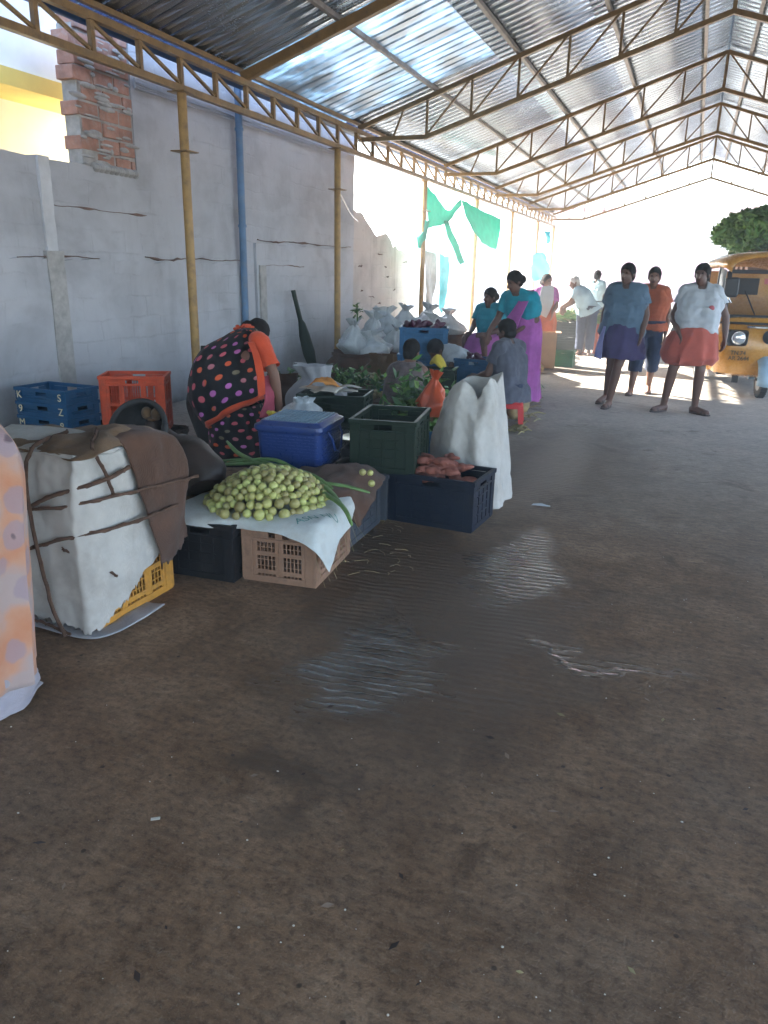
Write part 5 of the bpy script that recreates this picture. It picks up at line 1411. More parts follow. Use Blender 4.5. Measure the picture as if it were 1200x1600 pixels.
# stacks of blue crates with dark produce
for i in range(3):
    crate(-2.88+.01*i, 8.5, .302*i, .2+.05*i, .54, .40, .30, 'c_midblue', 'solid', ['lowest blue crate of the tall stack behind the crouching person', 'middle blue crate of the tall stack behind the crouching person', 'top blue crate of the tall stack, filled with dark aubergines'][i], 'tall stack of blue crates')
for i in range(2):
    crate(-2.15, 8.35, .302*i, -.1, .44, .36, .30, 'c_midblue', 'solid', ['lower blue crate of the short stack beside the charcoal shirt', 'upper blue crate of the short stack beside the charcoal shirt'][i], 'short stack of blue crates')
eg = MB(); eg.tube(spline([(0, 0, -1), (.1, 0, 0), (0, .0, 1)], 10), [.1, .3, .42, .5, .52, .5, .44, .34, .22, .08], 10); em = eg.mesh('aubergine', simple('aubergine_skin', (.06, .012, .035), .3, 0, .3), 60)
for i in range(26):
    o = bpy.data.objects.new('aubergine', em); COL.objects.link(o)
    if i < 16: o.location = (-2.87+random.uniform(-.2, .2), 8.5+random.uniform(-.13, .13), .90+random.uniform(-.02, .05))
    else: o.location = (-2.15+random.uniform(-.16, .16), 8.35+random.uniform(-.12, .12), .60+random.uniform(-.02, .03))
    o.scale = (.07, .07, .07); o.rotation_euler = (random.uniform(0, 3), random.uniform(0, 3), random.uniform(0, 3))
    tag(o, 'dark purple aubergine on top of the stacked blue crates' , 'aubergine', 'aubergines on the blue crates')
# white carrier bags along the wall on low sacks
wb_ = [(-4.5, 10.15, .36, .50), (-4.2, 10.3, .28, .42), (-4.45, 10.7, .42, .52), (-4.15, 10.9, .34, .44), (-4.45, 11.3, .46, .52), (-4.1, 11.5, .38, .42), (-4.4, 12.0, .5, .5), (-4.05, 12.2, .42, .44), (-4.3, 12.8, .5, .5), (-3.95, 13.1, .46, .44)]
wd = ['nearest the second post, in the wall row', 'nearest the second post, in the aisle row', 'second of the wall row', 'second of the aisle row', 'third of the wall row', 'third of the aisle row', 'fourth of the wall row', 'fourth of the aisle row', 'farthest of the wall row', 'farthest of the aisle row']
for i, (x, y, z, h) in enumerate(wb_):
    o = plastic_bag(.25+.04*math.sin(i*2.1), .22, h, 60+i*3, .2).build('white_carrier_bag', M['white_bag'], smooth=70, loc=(x, y, z)); o.rotation_euler = (random.uniform(-.15, .15), random.uniform(-.2, .2), random.uniform(0, 6))
    tag(o, 'full white carrier bag on a brown sack, '+wd[i], 'bag', 'white carrier bags along the wall')
    o = bag((0, 0, 0), .36, .32, z+.03, 80+i, .9, 1, .9, (0, 0), .25).build('brown_produce_sack', M['burlap'], smooth=70, loc=(x+.04, y-.02, 0))
    tag(o, 'brown sack under the white carrier bag '+wd[i], 'sack', 'brown sacks along the wall')
def leaves(b, c, spread, n, size, mats=3, up=.4, shape=None):
    for i in range(n):
        if shape: p = shape()
        else:
            p = V((random.gauss(0, 1), random.gauss(0, 1), random.gauss(0, 1))); p = V((p.x*spread[0]*.5, p.y*spread[1]*.5, p.z*spread[2]*.5))
        p = V(c)+p
        d = V((random.uniform(-1, 1), random.uniform(-1, 1), random.uniform(-.6, 1))).normalized(); s = d.cross(V((random.uniform(-1, 1), random.uniform(-1, 1), 1))).normalized(); L = size*random.uniform(.6, 1.3); n_ = d.cross(s)
        a = p-d*L*.5; e = p+d*L*.5
        b.add([a, p-s*L*.26+n_*L*.06, e, p+s*L*.26+n_*L*.06], [(0, 1, 2), (0, 2, 3)], random.choice(range(mats)))
LM = [M['leaf'], M['leaf_dark'], M['leaf_pale']]
b = MB(); leaves(b, (-4.45, 10.2, .98), (.08, .08, .1), 50, .07); b.tube([(-4.45, 10.2, .6), (-4.45, 10.2, .98)], .012, 6)
tag(b.build('herb_bunch', LM, smooth=0), 'green herb sprig sticking out of a white bag nearest the second post', 'herbs')
b = MB(); leaves(b, (-3.6, 7.7, .34), (.42, .34, .12), 700, .09)
o = b.build('leafy_greens', LM, smooth=0); tag(o, 'dark leafy greens in the shallow brown basket before the shawl', 'greens')
b = MB(); b.loft([[V((-3.6+math.cos(2*PI*j/30)*r_, 7.7+math.sin(2*PI*j/30)*r_*.85, z)) for j in range(30)] for r_, z in ((.28, 0), (.40, .22), (.43, .3), (.41, .3), (.36, .18), (.1, .12))]); tag(b.build('round_basket', M['wood']), 'wide brown basket of dark greens near the post', 'basket')
b = MB(); leaves(b, (-2.15, 6.3, .35), (.3, .4, .3), 600, .1); b.tube([(-2.15, 6.3, 0), (-2.15, 6.3, .35)], .1, 8)
tag(b.build('greens_bundle', LM, smooth=0), 'bundle of greens standing behind the orange plastic bag', 'greens')
crate(-1.78, 5.62, 0, .1, .3, .36, .26, 'c_midblue', 'solid', 'low blue crate between the green crate and the white sack')
# yellow bananas hand behind the shawl
c0 = at(682, 572, y=7.6); b = MB()
for i in range(6):
    a = -.6+.24*i; b.tube(spline([c0+V((-.07, .0, .02)), c0+V((0, .02*i-.05, .05+.01*i)), c0+V((.08, .03*i-.07, -.01))], 8), [.008, .018, .02, .021, .021, .02, .016, .006], 8)
tag(b.build('banana_hand', M['veg_yellow']), 'small yellow hand of bananas beside the striped shawl', 'bananas')
bx = crate(c0.x, c0.y, 0, .2, .4, .3, c0.z-.02, 'c_dkgreen', 'solid', 'dark green crate under the yellow bananas')
# aisle side fruit by the stool
p = base(822, 598); b = MB(); b.ell((0, 0, .13), (.10, .10, .15), 18, 12); b.tube([(0, 0, .27), (.01, 0, .31)], .012, 6); tag(b.build('yellow_melon', M['veg_yellow'], loc=p), 'yellow melon standing at the edge of the aisle', 'melon')
p = base(826, 614); b = MB(); leaves(b, (0, 0, .06), (.13, .11, .06), 160, .09); b.ell((0, 0, .05), (.08, .08, .05)); tag(b.build('cabbage', LM, smooth=0, loc=p), 'green leafy cabbage on the floor below the yellow melon', 'cabbage')
for i, (px, py, lb) in enumerate(((803, 655, 'tan jackfruit nearest the red stool'), (815, 645, 'tan jackfruit second from the red stool'), (812, 632, 'smaller tan jackfruit below the cabbage'))):
    p = base(px, py); b = MB(); b.ell((0, 0, .1), (.085, .12, .105), 18, 12); b.v = [q+nvec(q, 22, i)*.008 for q in b.v]
    tag(b.build('jackfruit', M['jack'], loc=p), lb, 'jackfruit', 'tan jackfruit on the floor')
b = MB()
for i in range(40):
    p = base(random.uniform(800, 835), random.uniform(618, 680)); d = V((random.uniform(-1, 1), random.uniform(-.6, .6), 0)).normalized()*random.uniform(.08, .2)
    b.tube([p+V((0, 0, .012)), p+d*.5+V((0, 0, .03)), p+d+V((0, 0, .01))], [.006, .009, .004], 6)
tag(b.build('dry_stalks', M['straw']), 'scattered dry stalks on the floor beside the red stool', 'stalks', kind='stuff')
# vegetable stall farther along
def cr2(px, py, L, W, H, z, mat, label, rz=0):
    p = base(px, py); return crate(p.x, p.y+W/2, z, rz, L, W, H, mat, 'solid', label)
cr2(884, 552, .62, .45, .32, 0, 'c_dkgreen', 'lower dark green crate carrying the distant heap of long greens')
p = base(884, 552); crate(p.x, p.y+.22, .322, 0, .62, .45, .32, 'c_dkgreen', 'solid', 'upper dark green crate carrying the distant heap of long greens')
crate(p.x+.72, p.y+.5, 0, .1, .5, .45, .6, 'c_red', 'lattice', 'dark red crate at the aisle end of the distant stall')
b = MB()
for i in range(260):
    t = random.random(); x0 = p.x-.5+random.uniform(0, 1.2); y0 = p.y+.1+random.uniform(-.25, .7); z0 = .66+.16*random.random()*(1-abs(x0-p.x)/1.0)
    d = V((random.uniform(.2, .5), random.uniform(-.12, .12), random.uniform(-.1, .06)))
    b.tube([V((x0, y0, z0)), V((x0, y0, z0))+d*.5+V((0, 0, .02)), V((x0, y0, z0))+d], [.008, .013, .006], 5, random.choice((0, 1, 2, 2)))
leaves(b, (p.x+.1, p.y+.3, .8), (.5, .4, .1), 260, .09)
tag(b.build('long_greens_heap', [M['leaf'], M['straw'], M['leaf_pale']], smooth=40), 'heap of long pale greens on the distant dark green crates', 'greens')
cr2(875, 573, .40, .30, .26, 0, 'c_green', 'small green crate standing alone in the sunlit aisle')
p = base(838, 577)
b = MB(); b.loft([[V((sx*.25, sy*.18, z)) for sx, sy in ((-1, -1), (1, -1), (1, 1), (-1, 1))] for z in (0, .58)], 0, (True, False)); b.box((-.27, -.22, .6), (.5, .09, .006)); b.box((.28, 0, .58), (.08, .36, .006))
o = b.build('carton', M['carton'], smooth=0, solid=.006, loc=p+V((0, .2, .02))); o.rotation_euler = (.0, 0, .2); tag(o, 'open brown cardboard carton at the edge of the distant stall', 'carton')
p = base(836, 582); b = bag((0, 0, 0), .12, .1, .2, 71, .5, 1.2, .8); tag(b.build('orange_parcel', M['jack'], smooth=70, loc=p), 'small orange tan parcel in front of the brown carton', 'parcel')
# folded umbrella leaning on the wall
a0, a1 = at(511, 600, x=-5.05), at(510, 482, x=-5.36)
u0 = at(511, 612, y=9.9); u0.z = .0; b = MB()
x0 = V((-5.0, 9.95, 0.0)); x1 = V((-5.35, 9.95, 1.22))
b.tube([x0.lerp(x1, t) for t in (0, .05, .3, .5, .62, .66, .9, 1.0)], [.012, .05, .085, .075, .05, .035, .03, .03], 12); b.v = [q+nvec(q, 16, 2)*.012 for q in b.v]
tag(b.build('folded_umbrella', M['c_dkgreen']), 'dark folded umbrella leaning on the wall beside the second post', 'umbrella')
# stone blocks at the second post
for i, (px, py, z, lb) in enumerate(((505, 618, 0, 'larger brown stone at the foot of the second post'), (520, 612, .0, 'smaller flat brown stone at the foot of the second post'))):
    p = at(px, py+25, z=0); b = MB(); b.ell((0, 0, .12), (.24-.06*i, .2, .16-.04*i), 12, 8); b.v = [q+nvec(q, 5, i)*.05 for q in b.v]
    tag(b.build('stone', M['stone'], smooth=40, loc=p), lb, 'stone')
# wire hooked from the wall end to the second post
b = MB(); b.tube(spline([(-4.98, 10.7, 2.6), (-5.15, 11.5, 2.35), (-5.42, 12.4, 2.3)], 14), .006, 6); tag(b.build('wire', M['steel']), 'thin wire slung from the second post to the wall end', 'wire')

# green shade net torn and hanging from the girder
nt = empty('shade_net', (-4.95, 16, 3)); tag(nt, 'torn green shade net hanging from the eave girder', 'net')
def npt(px, py, y): return at(px, py, y=y)-V((-4.95, 16, 3))
sheet([[npt(668, 290, 14.65), npt(690, 318, 15.3), npt(702, 328, 15.7), npt(720, 311, 16.2)], [npt(667, 325, 14.65), npt(685, 335, 15.2), npt(700, 336, 15.7), npt(721, 316, 16.2)], [npt(670, 357, 14.65), npt(688, 352, 15.2), npt(703, 343, 15.7), npt(722, 320, 16.2)]], 20, 30, .025, 3, 3).build('net_panel', M['net'], nt, smooth=60, solid=.006)
sheet([[npt(720, 311, 16.2), npt(745, 325, 17), npt(783, 342, 18)], [npt(728, 338, 16.2), npt(752, 352, 17), npt(781, 366, 18)], [npt(742, 365, 16.2), npt(758, 382, 17), npt(776, 390, 18)]], 20, 30, .025, 3, 5).build('net_panel', M['net'], nt, smooth=60, solid=.006)
sheet([[npt(694, 345, 15.4), npt(702, 345, 15.5)], [npt(702, 375, 15.4), npt(712, 374, 15.5)], [npt(712, 400, 15.4), npt(722, 402, 15.5)], [npt(718, 412, 15.4), npt(726, 411, 15.5)]], 24, 6, .03, 5, 7).build('torn_strip', M['net'], nt, smooth=60, solid=.006)
b = MB(); b.tube([npt(668, 345, 14.6), npt(664, 362, 14.6), npt(658, 372, 14.6), npt(656, 388, 14.6)], [.05, .045, .1, .04], 10); b.build('knot', M['net'], nt)
for q, (px, py, y, s, lb) in enumerate(((843, 418, 21.5, .35, 'scrap of cyan plastic tied low on a far post beyond the net'), (856, 370, 22.3, .16, 'small cyan scrap tied high on a far post'))):
    c0 = at(px, py, y=y); b = sheet([[V((-.5*s, 0, 1*s)), V((.4*s, .1, 1.1*s))], [V((-.6*s, .05, 0)), V((.6*s, 0, 0))], [V((-.3*s, 0, -1.1*s)), V((.5*s, .1, -.9*s))]], 12, 10, .12, 3, q)
    tag(b.build('plastic_scrap', M['tarpblue'], smooth=60, solid=.006, loc=c0), lb, 'plastic')
b = MB(); b.tube([(-5.02, 14.6, 1.95), (-5.02, 16.5, 1.87), (-5.02, 18.4, 1.95)], .006, 6); tag(b.build('tie_line', M['rope']), 'thin line tied between two far posts, holding the plastic sheets', 'line')
# sheets of plastic propped on the low wall
for q, (y0, y1, z1, mt, lb) in enumerate(((14.75, 15.5, 1.95, 'canvas', 'grey plastic sheet tied along a line between posts below the net'), (15.7, 16.4, 1.9, 'tarpblue', 'cyan plastic sheet tied along a line between posts below the net'))):
    b = sheet([[V((-5.02, y0, z1)), V((-5.02, (y0+y1)/2, z1-.06)), V((-5.02, y1, z1-.05))], [V((-5.0, y0+.1, 1.4)), V((-5.03, (y0+y1)/2, 1.4)), V((-5.0, y1, 1.35))], [V((-5.0, y0+.2, .8)), V((-4.98, (y0+y1)/2, .7)), V((-5.0, y1-.2, .85))]], 20, 24, .05, 3, q)
    tag(b.build('plastic_sheet', M[mt], smooth=60, solid=.006), lb, 'sheet')
# more goods crowded between the crates and the wall
def basket(x, y, r_, h, mat, label, fill=None, fm=None, fl=None, n=26, fr=.04):
    b = MB(); b.loft([[V((x+math.cos(2*PI*j/30)*q*r_, y+math.sin(2*PI*j/30)*q*r_*.9, z*h)) for j in range(30)] for q, z in ((.7, 0), (.95, .7), (1.0, 1.), (.95, 1.), (.88, .7), (.6, .3), (.2, .3))])
    for k in range(8): b.tube([(x+math.cos(a)*r_*(.72+.28*k/7), y+math.sin(a)*r_*.9*(.72+.28*k/7), h*(.05+.92*k/7)) for a in [2*PI*i/30 for i in range(31)]], .008, 5)
    tag(b.build('round_basket', M[mat]), label, 'basket')
    if fill:
        b = MB()
        for i in range(n):
            a = random.uniform(0, 6.28); d = r_*.85*math.sqrt(random.random()); b.ell((x+math.cos(a)*d, y+math.sin(a)*d*.9, h*.85+.06*(1-d/r_)+random.uniform(0, .03)), (fr, fr*.95, fr*.85), 9, 6)
        tag(b.build(fill, M[fm], smooth=60), fl, 'produce', kind='stuff')
basket(-2.95, 7.35, .30, .24, 'wood', 'brown basket of tan tubers in front of the round basket of dark greens', 'tuber_heap', 'jack', 'heap of tan tubers in the brown basket')
basket(-2.35, 7.1, .24, .22, 'wood', 'small brown basket of reddish roots beside the striped shawl', 'root_heap', 'potato', 'heap of reddish roots in the small brown basket')
basket(-3.55, 8.5, .34, .26, 'wood', 'wide brown basket of pale gourds before the white carrier bags', 'gourd_heap', 'gourd', 'heap of pale gourds in the wide brown basket', 30, .05)
basket(-3.3, 9.6, .34, .28, 'wood', 'brown basket of yellow fruit farther along the stained wall', 'fruit_heap', 'veg_yellow', 'heap of yellow fruit in the far brown basket', 26, .05)
for i, (x, y, h, mt, lb) in enumerate(((-3.0, 6.75, .34, 'burlap', 'low dark brown sack right of the pale grey sack'), (-3.75, 7.5, .42, 'burlap', 'upright brown sack between the post and the shawl'), (-2.5, 6.55, .3, 'burlap_tan', 'small tan sack between the papers crate and the greens bundle'), (-3.6, 9.1, .5, 'burlap_tan', 'tan sack among the baskets before the white carrier bags'))):
    o = bag((0, 0, 0), .24, .2, h, 120+i*5, .6, 1.1, .85, (.03, 0), .34); tag(o.build('produce_sack', M[mt], smooth=70, loc=(x, y, 0)), lb, 'sack')
for i, (x, y, mt, lb) in enumerate(((-2.85, 7.85, 'c_midblue', 'blue crate of greens behind the basket of tan tubers'), (-2.3, 9.6, 'c_dkgreen', 'dark green crate behind the short blue crate stack'), (-3.0, 10.8, 'c_midblue', 'blue crate of greens before the far carrier bags'))):
    crate(x, y, 0, .2+.2*i, .5, .36, .3, mt, 'solid', lb)
    b = MB(); leaves(b, (x, y, .34), (.26, .2, .08), 260, .09); b.ell((x, y, .26), (.2, .14, .06), 10, 6); tag(b.build('leafy_vegetables', LM, smooth=0), 'leafy greens heaped in the '+lb.split(' of ')[0].replace('dark green crate behind', 'dark green crate standing behind')+(' '+lb.split(' greens ')[1] if ' greens ' in lb else ''), 'greens')
for i, (px, py, c_) in enumerate(((700, 628, 'white_bag'), (640, 560, 'white_bag'))):
    p = at(px, py, y=6.6 if i == 0 else 9.2); b = plastic_bag(.16, .13, .3, 200+i)
    tag(b.build('plastic_bag', M[c_], smooth=70, loc=(p.x, p.y, 0 if i == 0 else .2)), ['small white plastic bag on the floor behind the tall white sack', 'small white plastic bag lying over the far baskets'][i], 'bag')
b = MB()
for i in range(60):
    p = at(random.uniform(60, 1180), random.uniform(840, 1560), z=0)
    if p.x < -1.1 and p.y > 1.9: continue
    s_ = random.uniform(.006, .02); a = random.uniform(0, 6.28); d = V((math.cos(a), math.sin(a), 0)); q = V((-d.y, d.x, 0))
    b.add([p+d*s_+V((0, 0, .002)), p+q*s_*.4+V((0, 0, .004)), p-d*s_+V((0, 0, .002)), p-q*s_*.4+V((0, 0, .001))], [(0, 1, 2, 3)], random.choice((0, 0, 1, 2)))
tag(b.build('leaf_scraps', [M['leather'], M['stone'], M['straw']], smooth=0), 'dark trodden leaf scraps and husks scattered over the floor', 'leaf scraps', kind='stuff')
# litter on the floor
p = base(845, 791); b = sheet([[V((-.06, -.015, .004)), V((0, -.02, .01)), V((.06, -.01, .006))], [V((-.055, .02, .006)), V((0, .015, .014)), V((.06, .02, .004))]], 6, 12, .004, 20, 2)
tag(b.build('paper_scrap', M['white_shirt'], smooth=60, solid=.001, loc=p), 'white paper scrap lying on the dark floor in the aisle', 'paper')
p = base(243, 1280); b = MB(); b.box((0, 0, .002), (.026, .011, .0015)); o = b.build('paper_bit', M['paper'], smooth=0, bevel=.001, loc=p); o.rotation_euler = (0, 0, .6); tag(o, 'tiny pale paper bit on the bare floor in front', 'paper')
b = MB()
for i in range(240):
    px = random.uniform(0, 1200); py = random.uniform(1000, 1590) if i < 130 else random.uniform(700, 1000); p = base(px, py)
    if p.x < -1.2 and p.y > 2: continue
    r_ = random.choice((.0012, .0015, .002, .002, .003)); b.ell(p+V((0, 0, r_*.4)), (r_*random.uniform(.8, 1.5), r_, r_*.6), 7, 5, random.choice((0, 0, 1)))
tag(b.build('grit', [M['paper'], M['stone']]), 'tiny pale grit and crumbs scattered over the dark floor', 'grit', kind='stuff')
b = MB()
for i in range(70):
    p = base(random.uniform(470, 640), random.uniform(800, 900)); d = V((random.uniform(-1, 1), random.uniform(-1, 1), 0)).normalized()*random.uniform(.02, .09)
    b.tube([p+V((0, 0, .003)), p+d*.5+V((.01, 0, .006)), p+d+V((0, 0, .002))], .0012, 4)
for i in range(10):
    p = V((-1.54, 3.05+.05*i, .17+.01*i)); b.tube([p, p+V((.03, -.02, -.05)), p+V((.05+.04*random.random(), -.04, -.1-.04*random.random()))], .0009, 4)
tag(b.build('loose_threads', M['straw']), 'loose sack threads on the floor beside the beige crate', 'threads', kind='stuff')

# ------------------------------------------------------------------ auto rickshaw
AU = V((.98, 11.2, 0)); au = empty('auto_rickshaw', AU, R(8)); tag(au, 'mustard yellow auto rickshaw parked facing the market aisle', 'auto rickshaw')
# cowl: rings from the sill to the windscreen foot, nose towards -Y
def cring(z, hw, nose, back, rnd):
    pts = []
    n = 10
    pts.append(V((-hw, back, z)))
    for i in range(n+1):
        a = PI+PI/2*i/n; pts.append(V((-hw+rnd+rnd*math.cos(a), nose+rnd*1.1+rnd*1.1*math.sin(a), z)))
    for i in range(5): pts.append(V((-hw+rnd+(hw-rnd)*2*(i+1)/6, nose-.06*math.sin(PI*(i+1)/6), z)))
    for i in range(n+1):
        a = 1.5*PI+PI/2*i/n; pts.append(V((hw-rnd+rnd*math.cos(a), nose+rnd*1.1+rnd*1.1*math.sin(a), z)))
    pts.append(V((hw, back, z)))
    return pts
b = MB(); b.loft([cring(z, hw, no, .62, rd) for z, hw, no, rd in ((.27, .54, .14, .22), (.30, .585, .06, .22), (.5, .62, .0, .22), (.8, .63, .02, .2), (1.0, .62, .10, .18), (1.02, .61, .12, .18))], 0, (False, False), False)
b.build('cowl', M['auto_y'], au, smooth=50, solid=.02)
b = MB(); b.loft([cring(z, hw, no, .0, rd)[12:18] for z, hw, no, rd in ((.895, .632, .028, .2), (.925, .633, .042, .2))], 0, (False, False), False); 
b.v = [q+V((0, -.018, 0)) for q in b.v]; b.build('chrome_strip', M['chrome'], au, smooth=50, solid=.012)
b = MB(); b.loft([[q+V((0, -.03, 0)) for q in cring(z, hw, no, .2, rd)] for z, hw, no, rd in ((.94, .64, .06, .2), (.965, .64, .075, .2))], 0, (False, False), False); b.build('black_strip', M['auto_blk'], au, smooth=50, solid=.014)
# side panel and rear body
b = MB()
for sx in (-1, 1):
    b.loft([[V((sx*x, .62, z)), V((sx*(x+.03), 1.1, z)), V((sx*(x+.04), 1.8, z)), V((sx*x, 2.5, z+.03))] for z, x in ((.27, .58), (.5, .64), (.85, .64), (.9, .62))], 0, (False, False), False)
b.loft([[V((-.6, 2.5, z)), V((.6, 2.5, z))] for z in (.3, 1.1)], 0, (False, False), False)
b.build('side_panel', M['auto_y'], au, smooth=40, solid=.02)
b = MB(); b.box((0, 1.3, .28), (1.12, 2.3, .04)); b.box((0, 1.85, .62), (1.1, .5, .12)); b.box((0, 2.1, .9), (1.1, .1, .45)); b.box((0, .72, .62), (.6, .35, .1)); b.build('seat', M['auto_blk'], au, smooth=0, bevel=.03)
b = MB(); b.box((0, 1.05, 1.05), (1.14, .02, .42)); b.build('partition', M['auto_y'], au, smooth=0)
# windscreen frame, glass and pillars
fr = MB(); W1, W2 = .57, .52
zb, zt, yb_, yt = 1.03, 1.60, .13, .42
for sx in (-1, 1): fr.bar((sx*W1, yb_, zb), (sx*W2, yt, zt), .06, .05)
fr.bar((-W1, yb_, zb), (W1, yb_, zb), .05, .05); fr.bar((-W2, yt, zt), (W2, yt, zt), .05, .05)
fr.build('windscreen_frame', M['auto_blk'], au, smooth=0, bevel=.012)
gl = MB(); gl.add([(-W1, yb_, zb), (W1, yb_, zb), (W2, yt, zt), (-W2, yt, zt)], [(0, 1, 2, 3)]); go = gl.build('windscreen', M['glass'], au, smooth=0)
b = MB(); b.bar((-.2, yb_-.02, zb+.03), (-.33, yb_+.13, zb+.33), .012, .012); b.build('wiper', M['auto_blk'], au, smooth=0)
b = MB()
for i, (x, c_) in enumerate(((-.05, 0), (.12, 0), (.2, 0))): b.box((x, yt-.07, zt-.12), (.09, .01, .07))
b.build('sticker', M['emblem'], au, smooth=0)
# canopy
def roof_ring(y, zc, hw): return [V((hw*math.cos(a), y, zc+(.20 if math.sin(a) > 0 else 0)*math.sin(a)**.7)) for a in [PI-PI*i/16 for i in range(17)]]
b = MB(); b.loft([roof_ring(y, z, hw) for y, z, hw in ((.34, 1.59, .52), (.4, 1.64, .58), (.7, 1.66, .64), (1.6, 1.66, .66), (2.4, 1.62, .64), (2.55, 1.5, .6))], 0, (False, False), False); b.build('canopy', M['auto_y'], au, smooth=50, solid=.02)
b = MB(); b.span((-.6, 2.5, 1.1), (.6, 2.53, 1.62)); b.build('rear_panel', M['auto_y'], au, smooth=0)
b = MB(); b.span((-.28, 2.47, 1.25), (.28, 2.497, 1.5)); b.build('rear_window', M['auto_blk'], au, smooth=0)
b = MB(); b.bar((-.62, .62, .9), (-.60, .62, 1.66), .05, .05); b.bar((.62, .62, .9), (.60, .62, 1.66), .05, .05); b.bar((-.62, 1.5, .9), (-.62, 1.5, 1.66), .05, .05); b.bar((.62, 1.5, .9), (.62, 1.5, 1.66), .05, .05); b.build('pillar', M['auto_blk'], au, smooth=0)
for sx in (-1, 1):
    b = MB(); b.loft([[V((sx*.61, .14, .99)), V((sx*.645, .42, .95))], [V((sx*.585, .34, 1.42)), V((sx*.62, .52, 1.42))], [V((sx*.57, .40, 1.62)), V((sx*.6, .6, 1.64))]], 0, (False, False), False); b.build('side_curtain', M['canvas'], au, smooth=40, solid=.015)
# headlights
for sx, x in ((-1, -.39), (1, .39)):
    hz_ = .765
    b = MB(); b.loft([[V((x+q.x, -.005-dy, hz_+q.y)) for q in rrect(s, s*.78, 0, .045)] for s, dy in ((.135, -.10), (.135, .015), (.12, .045), (.1, .03))], 0, (True, True)); ho = b.build('headlight', M['auto_blk'], au, smooth=30)
    b = MB(); b.loft([[V((x+.01+math.cos(2*PI*j/28)*r_, -.04-dy, hz_+math.sin(2*PI*j/28)*r_)) for j in range(28)] for r_, dy in ((.082, .0), (.08, .015), (.055, .03), (.02, .036))]); b.build('lens', M['lens'], ho, smooth=60)
    b = MB(); b.tube([(x+.01+math.cos(2*PI*j/28)*.082, -.05, hz_+math.sin(2*PI*j/28)*.082) for j in range(29)], .008, 6, cap=False); b.build('rim', M['chrome'], ho)
b = MB(); b.loft([[V((math.cos(2*PI*j/24)*r_, -.03-dy, .79+math.sin(2*PI*j/24)*r_)) for j in range(24)] for r_, dy in ((.09, -.03), (.09, .03), (.06, .05), (.02, .055))]); b.build('horn_cover', M['auto_blk'], au)
b = MB(); b.box((-.0, -.085, .80), (.05, .01, .03)); b.build('badge', M['chrome'], au, smooth=0)
for s, z, x in (('TN.74', .575, -.36), ('AR 2644', .505, -.345)):
    text_mesh('number_lettering', s, .072, M['auto_blk'], au, Matrix.Translation((x, -.062 if z > .55 else -.062, z)) @ Euler((R(90), 0, R(-6))).to_matrix().to_4x4(), .012)
# mirrors
for sx in (-1, 1):
    b = MB(); b.tube([(sx*.5, .2, 1.2), (sx*.60, .1, 1.34), (sx*.56, .07, 1.40)], .012, 8)
    mo = b.build('mirror_arm', M['chrome'], au)
    b = MB(); b.loft([[V((sx*.54+q.x, .06+dy, 1.40+q.y)) for q in rrect(.085*s, .125*s, 0, .035)] for s, dy in ((.8, -.035), (1, -.015), (1, .02))]); b.build('mirror', M['auto_blk'], au, smooth=30)
def wheel(name, c, parent, r_=.235, w_=.1):
    b = MB(); rg = [[V((c[0]+dx, c[1]+math.cos(2*PI*j/32)*q, c[2]+math.sin(2*PI*j/32)*q)) for j in range(32)] for q, dx in ((r_*.6, -w_*.4), (r_*.85, -w_*.5), (r_*.97, -w_*.38), (r_, 0), (r_*.97, w_*.38), (r_*.85, w_*.5), (r_*.6, w_*.4))]
    b.loft(rg, 0, (False, False))
    for j in range(32):
        a = 2*PI*j/32
        for dx in (-.03, 0, .03): b.box((c[0]+dx, c[1]+math.cos(a)*r_, c[2]+math.sin(a)*r_), (.02, .02, .012))
    to = b.build(name, M['rubber'], parent, smooth=40)
    b = MB(); b.loft([[V((c[0]+dx, c[1]+math.cos(2*PI*j/24)*q, c[2]+math.sin(2*PI*j/24)*q)) for j in range(24)] for q, dx in ((.02, -w_*.45), (r_*.45, -w_*.35), (r_*.62, -w_*.42), (r_*.62, w_*.42), (r_*.45, w_*.35), (.02, w_*.45))]); b.build('hub', M['canvas'], to, smooth=40)
wheel('wheel', (0, .02, .235), au); wheel('wheel', (-.5, 2.05, .235), au); wheel('wheel', (.5, 2.05, .235), au)
b = MB(); rg = []
for i in range(13):
    a = R(-15+205*i/12); ring = []
    for k in range(9):
        s = -1+2*k/8; ring.append(V((s*.11, .02-math.cos(a)*(.30-.05*s*s), .25+math.sin(a)*(.31-.06*s*s))))
    rg.append(ring)
b.loft(rg, 0, (False, False), False); b.build('front_fender', M['fender'], au, smooth=60, solid=.01)
b = MB(); b.bar((-.08, .1, .3), (-.08, .25, .75), .035, .035); b.bar((.08, .1, .3), (.08, .25, .75), .035, .035); b.bar((-.09, .02, .235), (.09, .02, .235), .03, .03); b.build('fork', M['auto_blk'], au, smooth=0)
b = MB(); b.box((-.3, .2, .21), (.08, .03, .1)); b.box((.3, .2, .21), (.08, .03, .1)); b.build('mud_flap', M['auto_blk'], au, smooth=0)
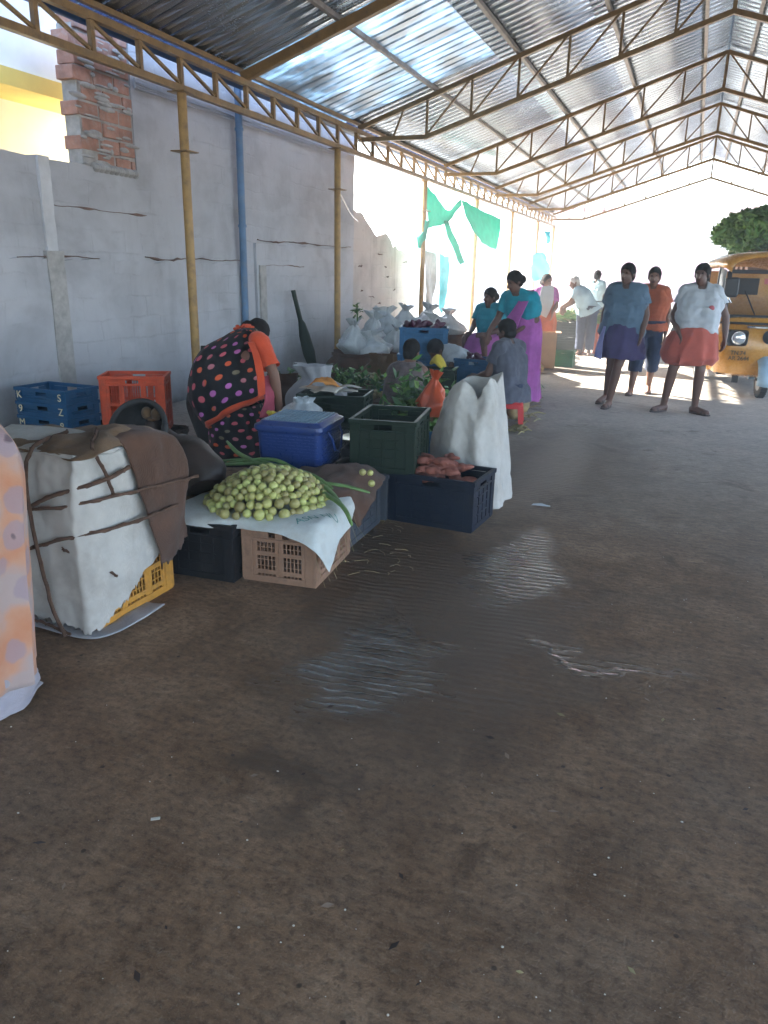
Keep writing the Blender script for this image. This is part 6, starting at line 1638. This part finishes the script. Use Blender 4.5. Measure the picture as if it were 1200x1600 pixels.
# goods carrier piled with greens behind it
GT = V((1.75, 17.0, 0)); gt = empty('goods_carrier', GT, R(4)); tag(gt, 'brown wooden goods carrier parked behind the auto rickshaw', 'goods carrier')
b = MB(); b.box((0, 1.2, .7), (1.7, 3.0, .12))
for z in (.95, 1.2, 1.45, 1.7, 1.95):
    b.box((0, -.28, z), (1.7, .04, .2)); b.box((-.85, 1.2, z), (.04, 2.96, .2)); b.box((.85, 1.2, z), (.04, 2.96, .2))
for x in (-.86, -.3, .3, .86): b.box((x, -.31, 1.4), (.07, .05, 1.4))
for y in (.4, 1.2, 2.0): b.box((-.885, y, 1.4), (.05, .07, 1.4)); b.box((.885, y, 1.4), (.05, .07, 1.4))
b.build('wooden_body', M['wood'], gt, smooth=0)
b = MB(); b.loft([[V((sx*w_, y, z)) for sx, y in ((-1, 2.75), (1, 2.75), (1, yf_), (-1, yf_))] for w_, z, yf_ in ((.8, .45, 4.2), (.82, 1.1, 4.3), (.75, 1.75, 3.9), (.7, 1.85, 3.7))]); b.build('cab', M['auto_y'], gt, smooth=0, bevel=.05)
for x in (-.7, .7):
    for y in (.5, 3.6): wheel('wheel', (x, y, .32), gt, .32, .18)
def heapshape():
    while True:
        x, y, z = random.uniform(-1.15, 1.15), random.uniform(-.75, 2.6), random.uniform(0, 1)
        top = .92*math.sqrt(max(0, 1-(x/1.2)**2))*(1-.3*max(0, (y-1.4))/1.2)*(1+.25*nz((x, y, 3), 2.2, 6))
        lo = -.2 if abs(x) > .8 or y < -.3 else 0
        if z*(top-lo)+lo > top*.35 or random.random() < .25: return V((x, y, lo+z*(top-lo)))
b = MB(); leaves(b, (0, 0, 2.0), None, 9000, .16, 3, shape=heapshape)
for i in range(60):
    q = heapshape(); b.tube([V((q.x*.6, q.y, 2.0)), q+V((0, 0, 2.0))], [.02, .006], 5, 1)
b.ell((0, 1.0, 2.05), (.85, 1.3, .45), 14, 9, 1)
o = b.build('leafy_load', LM, smooth=0, loc=GT); tag(o, 'heap of green leafy branches piled on the brown goods carrier', 'branches')
# pale leafy clump drooping at its left end
b = MB()
leaves(b, (-.95, -.45, 2.42), None, 1500, .17, 3, shape=lambda: (lambda d: V((d.x*.62, d.y*.4, d.z*.34+.12*d.x))*random.uniform(.75, 1.05))(V((random.gauss(0, 1), random.gauss(0, 1), random.gauss(0, 1))).normalized()))
b.m = [random.choice((0, 2, 2, 2)) for _ in b.m]
for k in range(7):
    a = R(150+random.uniform(-50, 60)); L = random.uniform(.5, .85); c0 = V((-.8, -.35, 2.3)); pts = spline([c0, c0+V((math.cos(a)*L*.5, -.1+random.uniform(-.2, .2), .25)), c0+V((math.cos(a)*L, -.15+random.uniform(-.3, .2), random.uniform(-.25, .1)))], 9)
    rr = []
    for i, q in enumerate(pts):
        w_ = .13*math.sin(PI*(i+.4)/9.2); s_ = V((0, .7, .7)) if k % 2 else V((.2, .5, .85)); rr.append([q-s_*w_, q+V((0, 0, .02)), q+s_*w_])
    b.loft(rr, random.choice((0, 2)), (False, False), False)
tag(b.build('pale_leaves', LM, smooth=60, solid=.003, loc=GT), 'pale broad leaves drooping off the end of the leafy load', 'leaves')
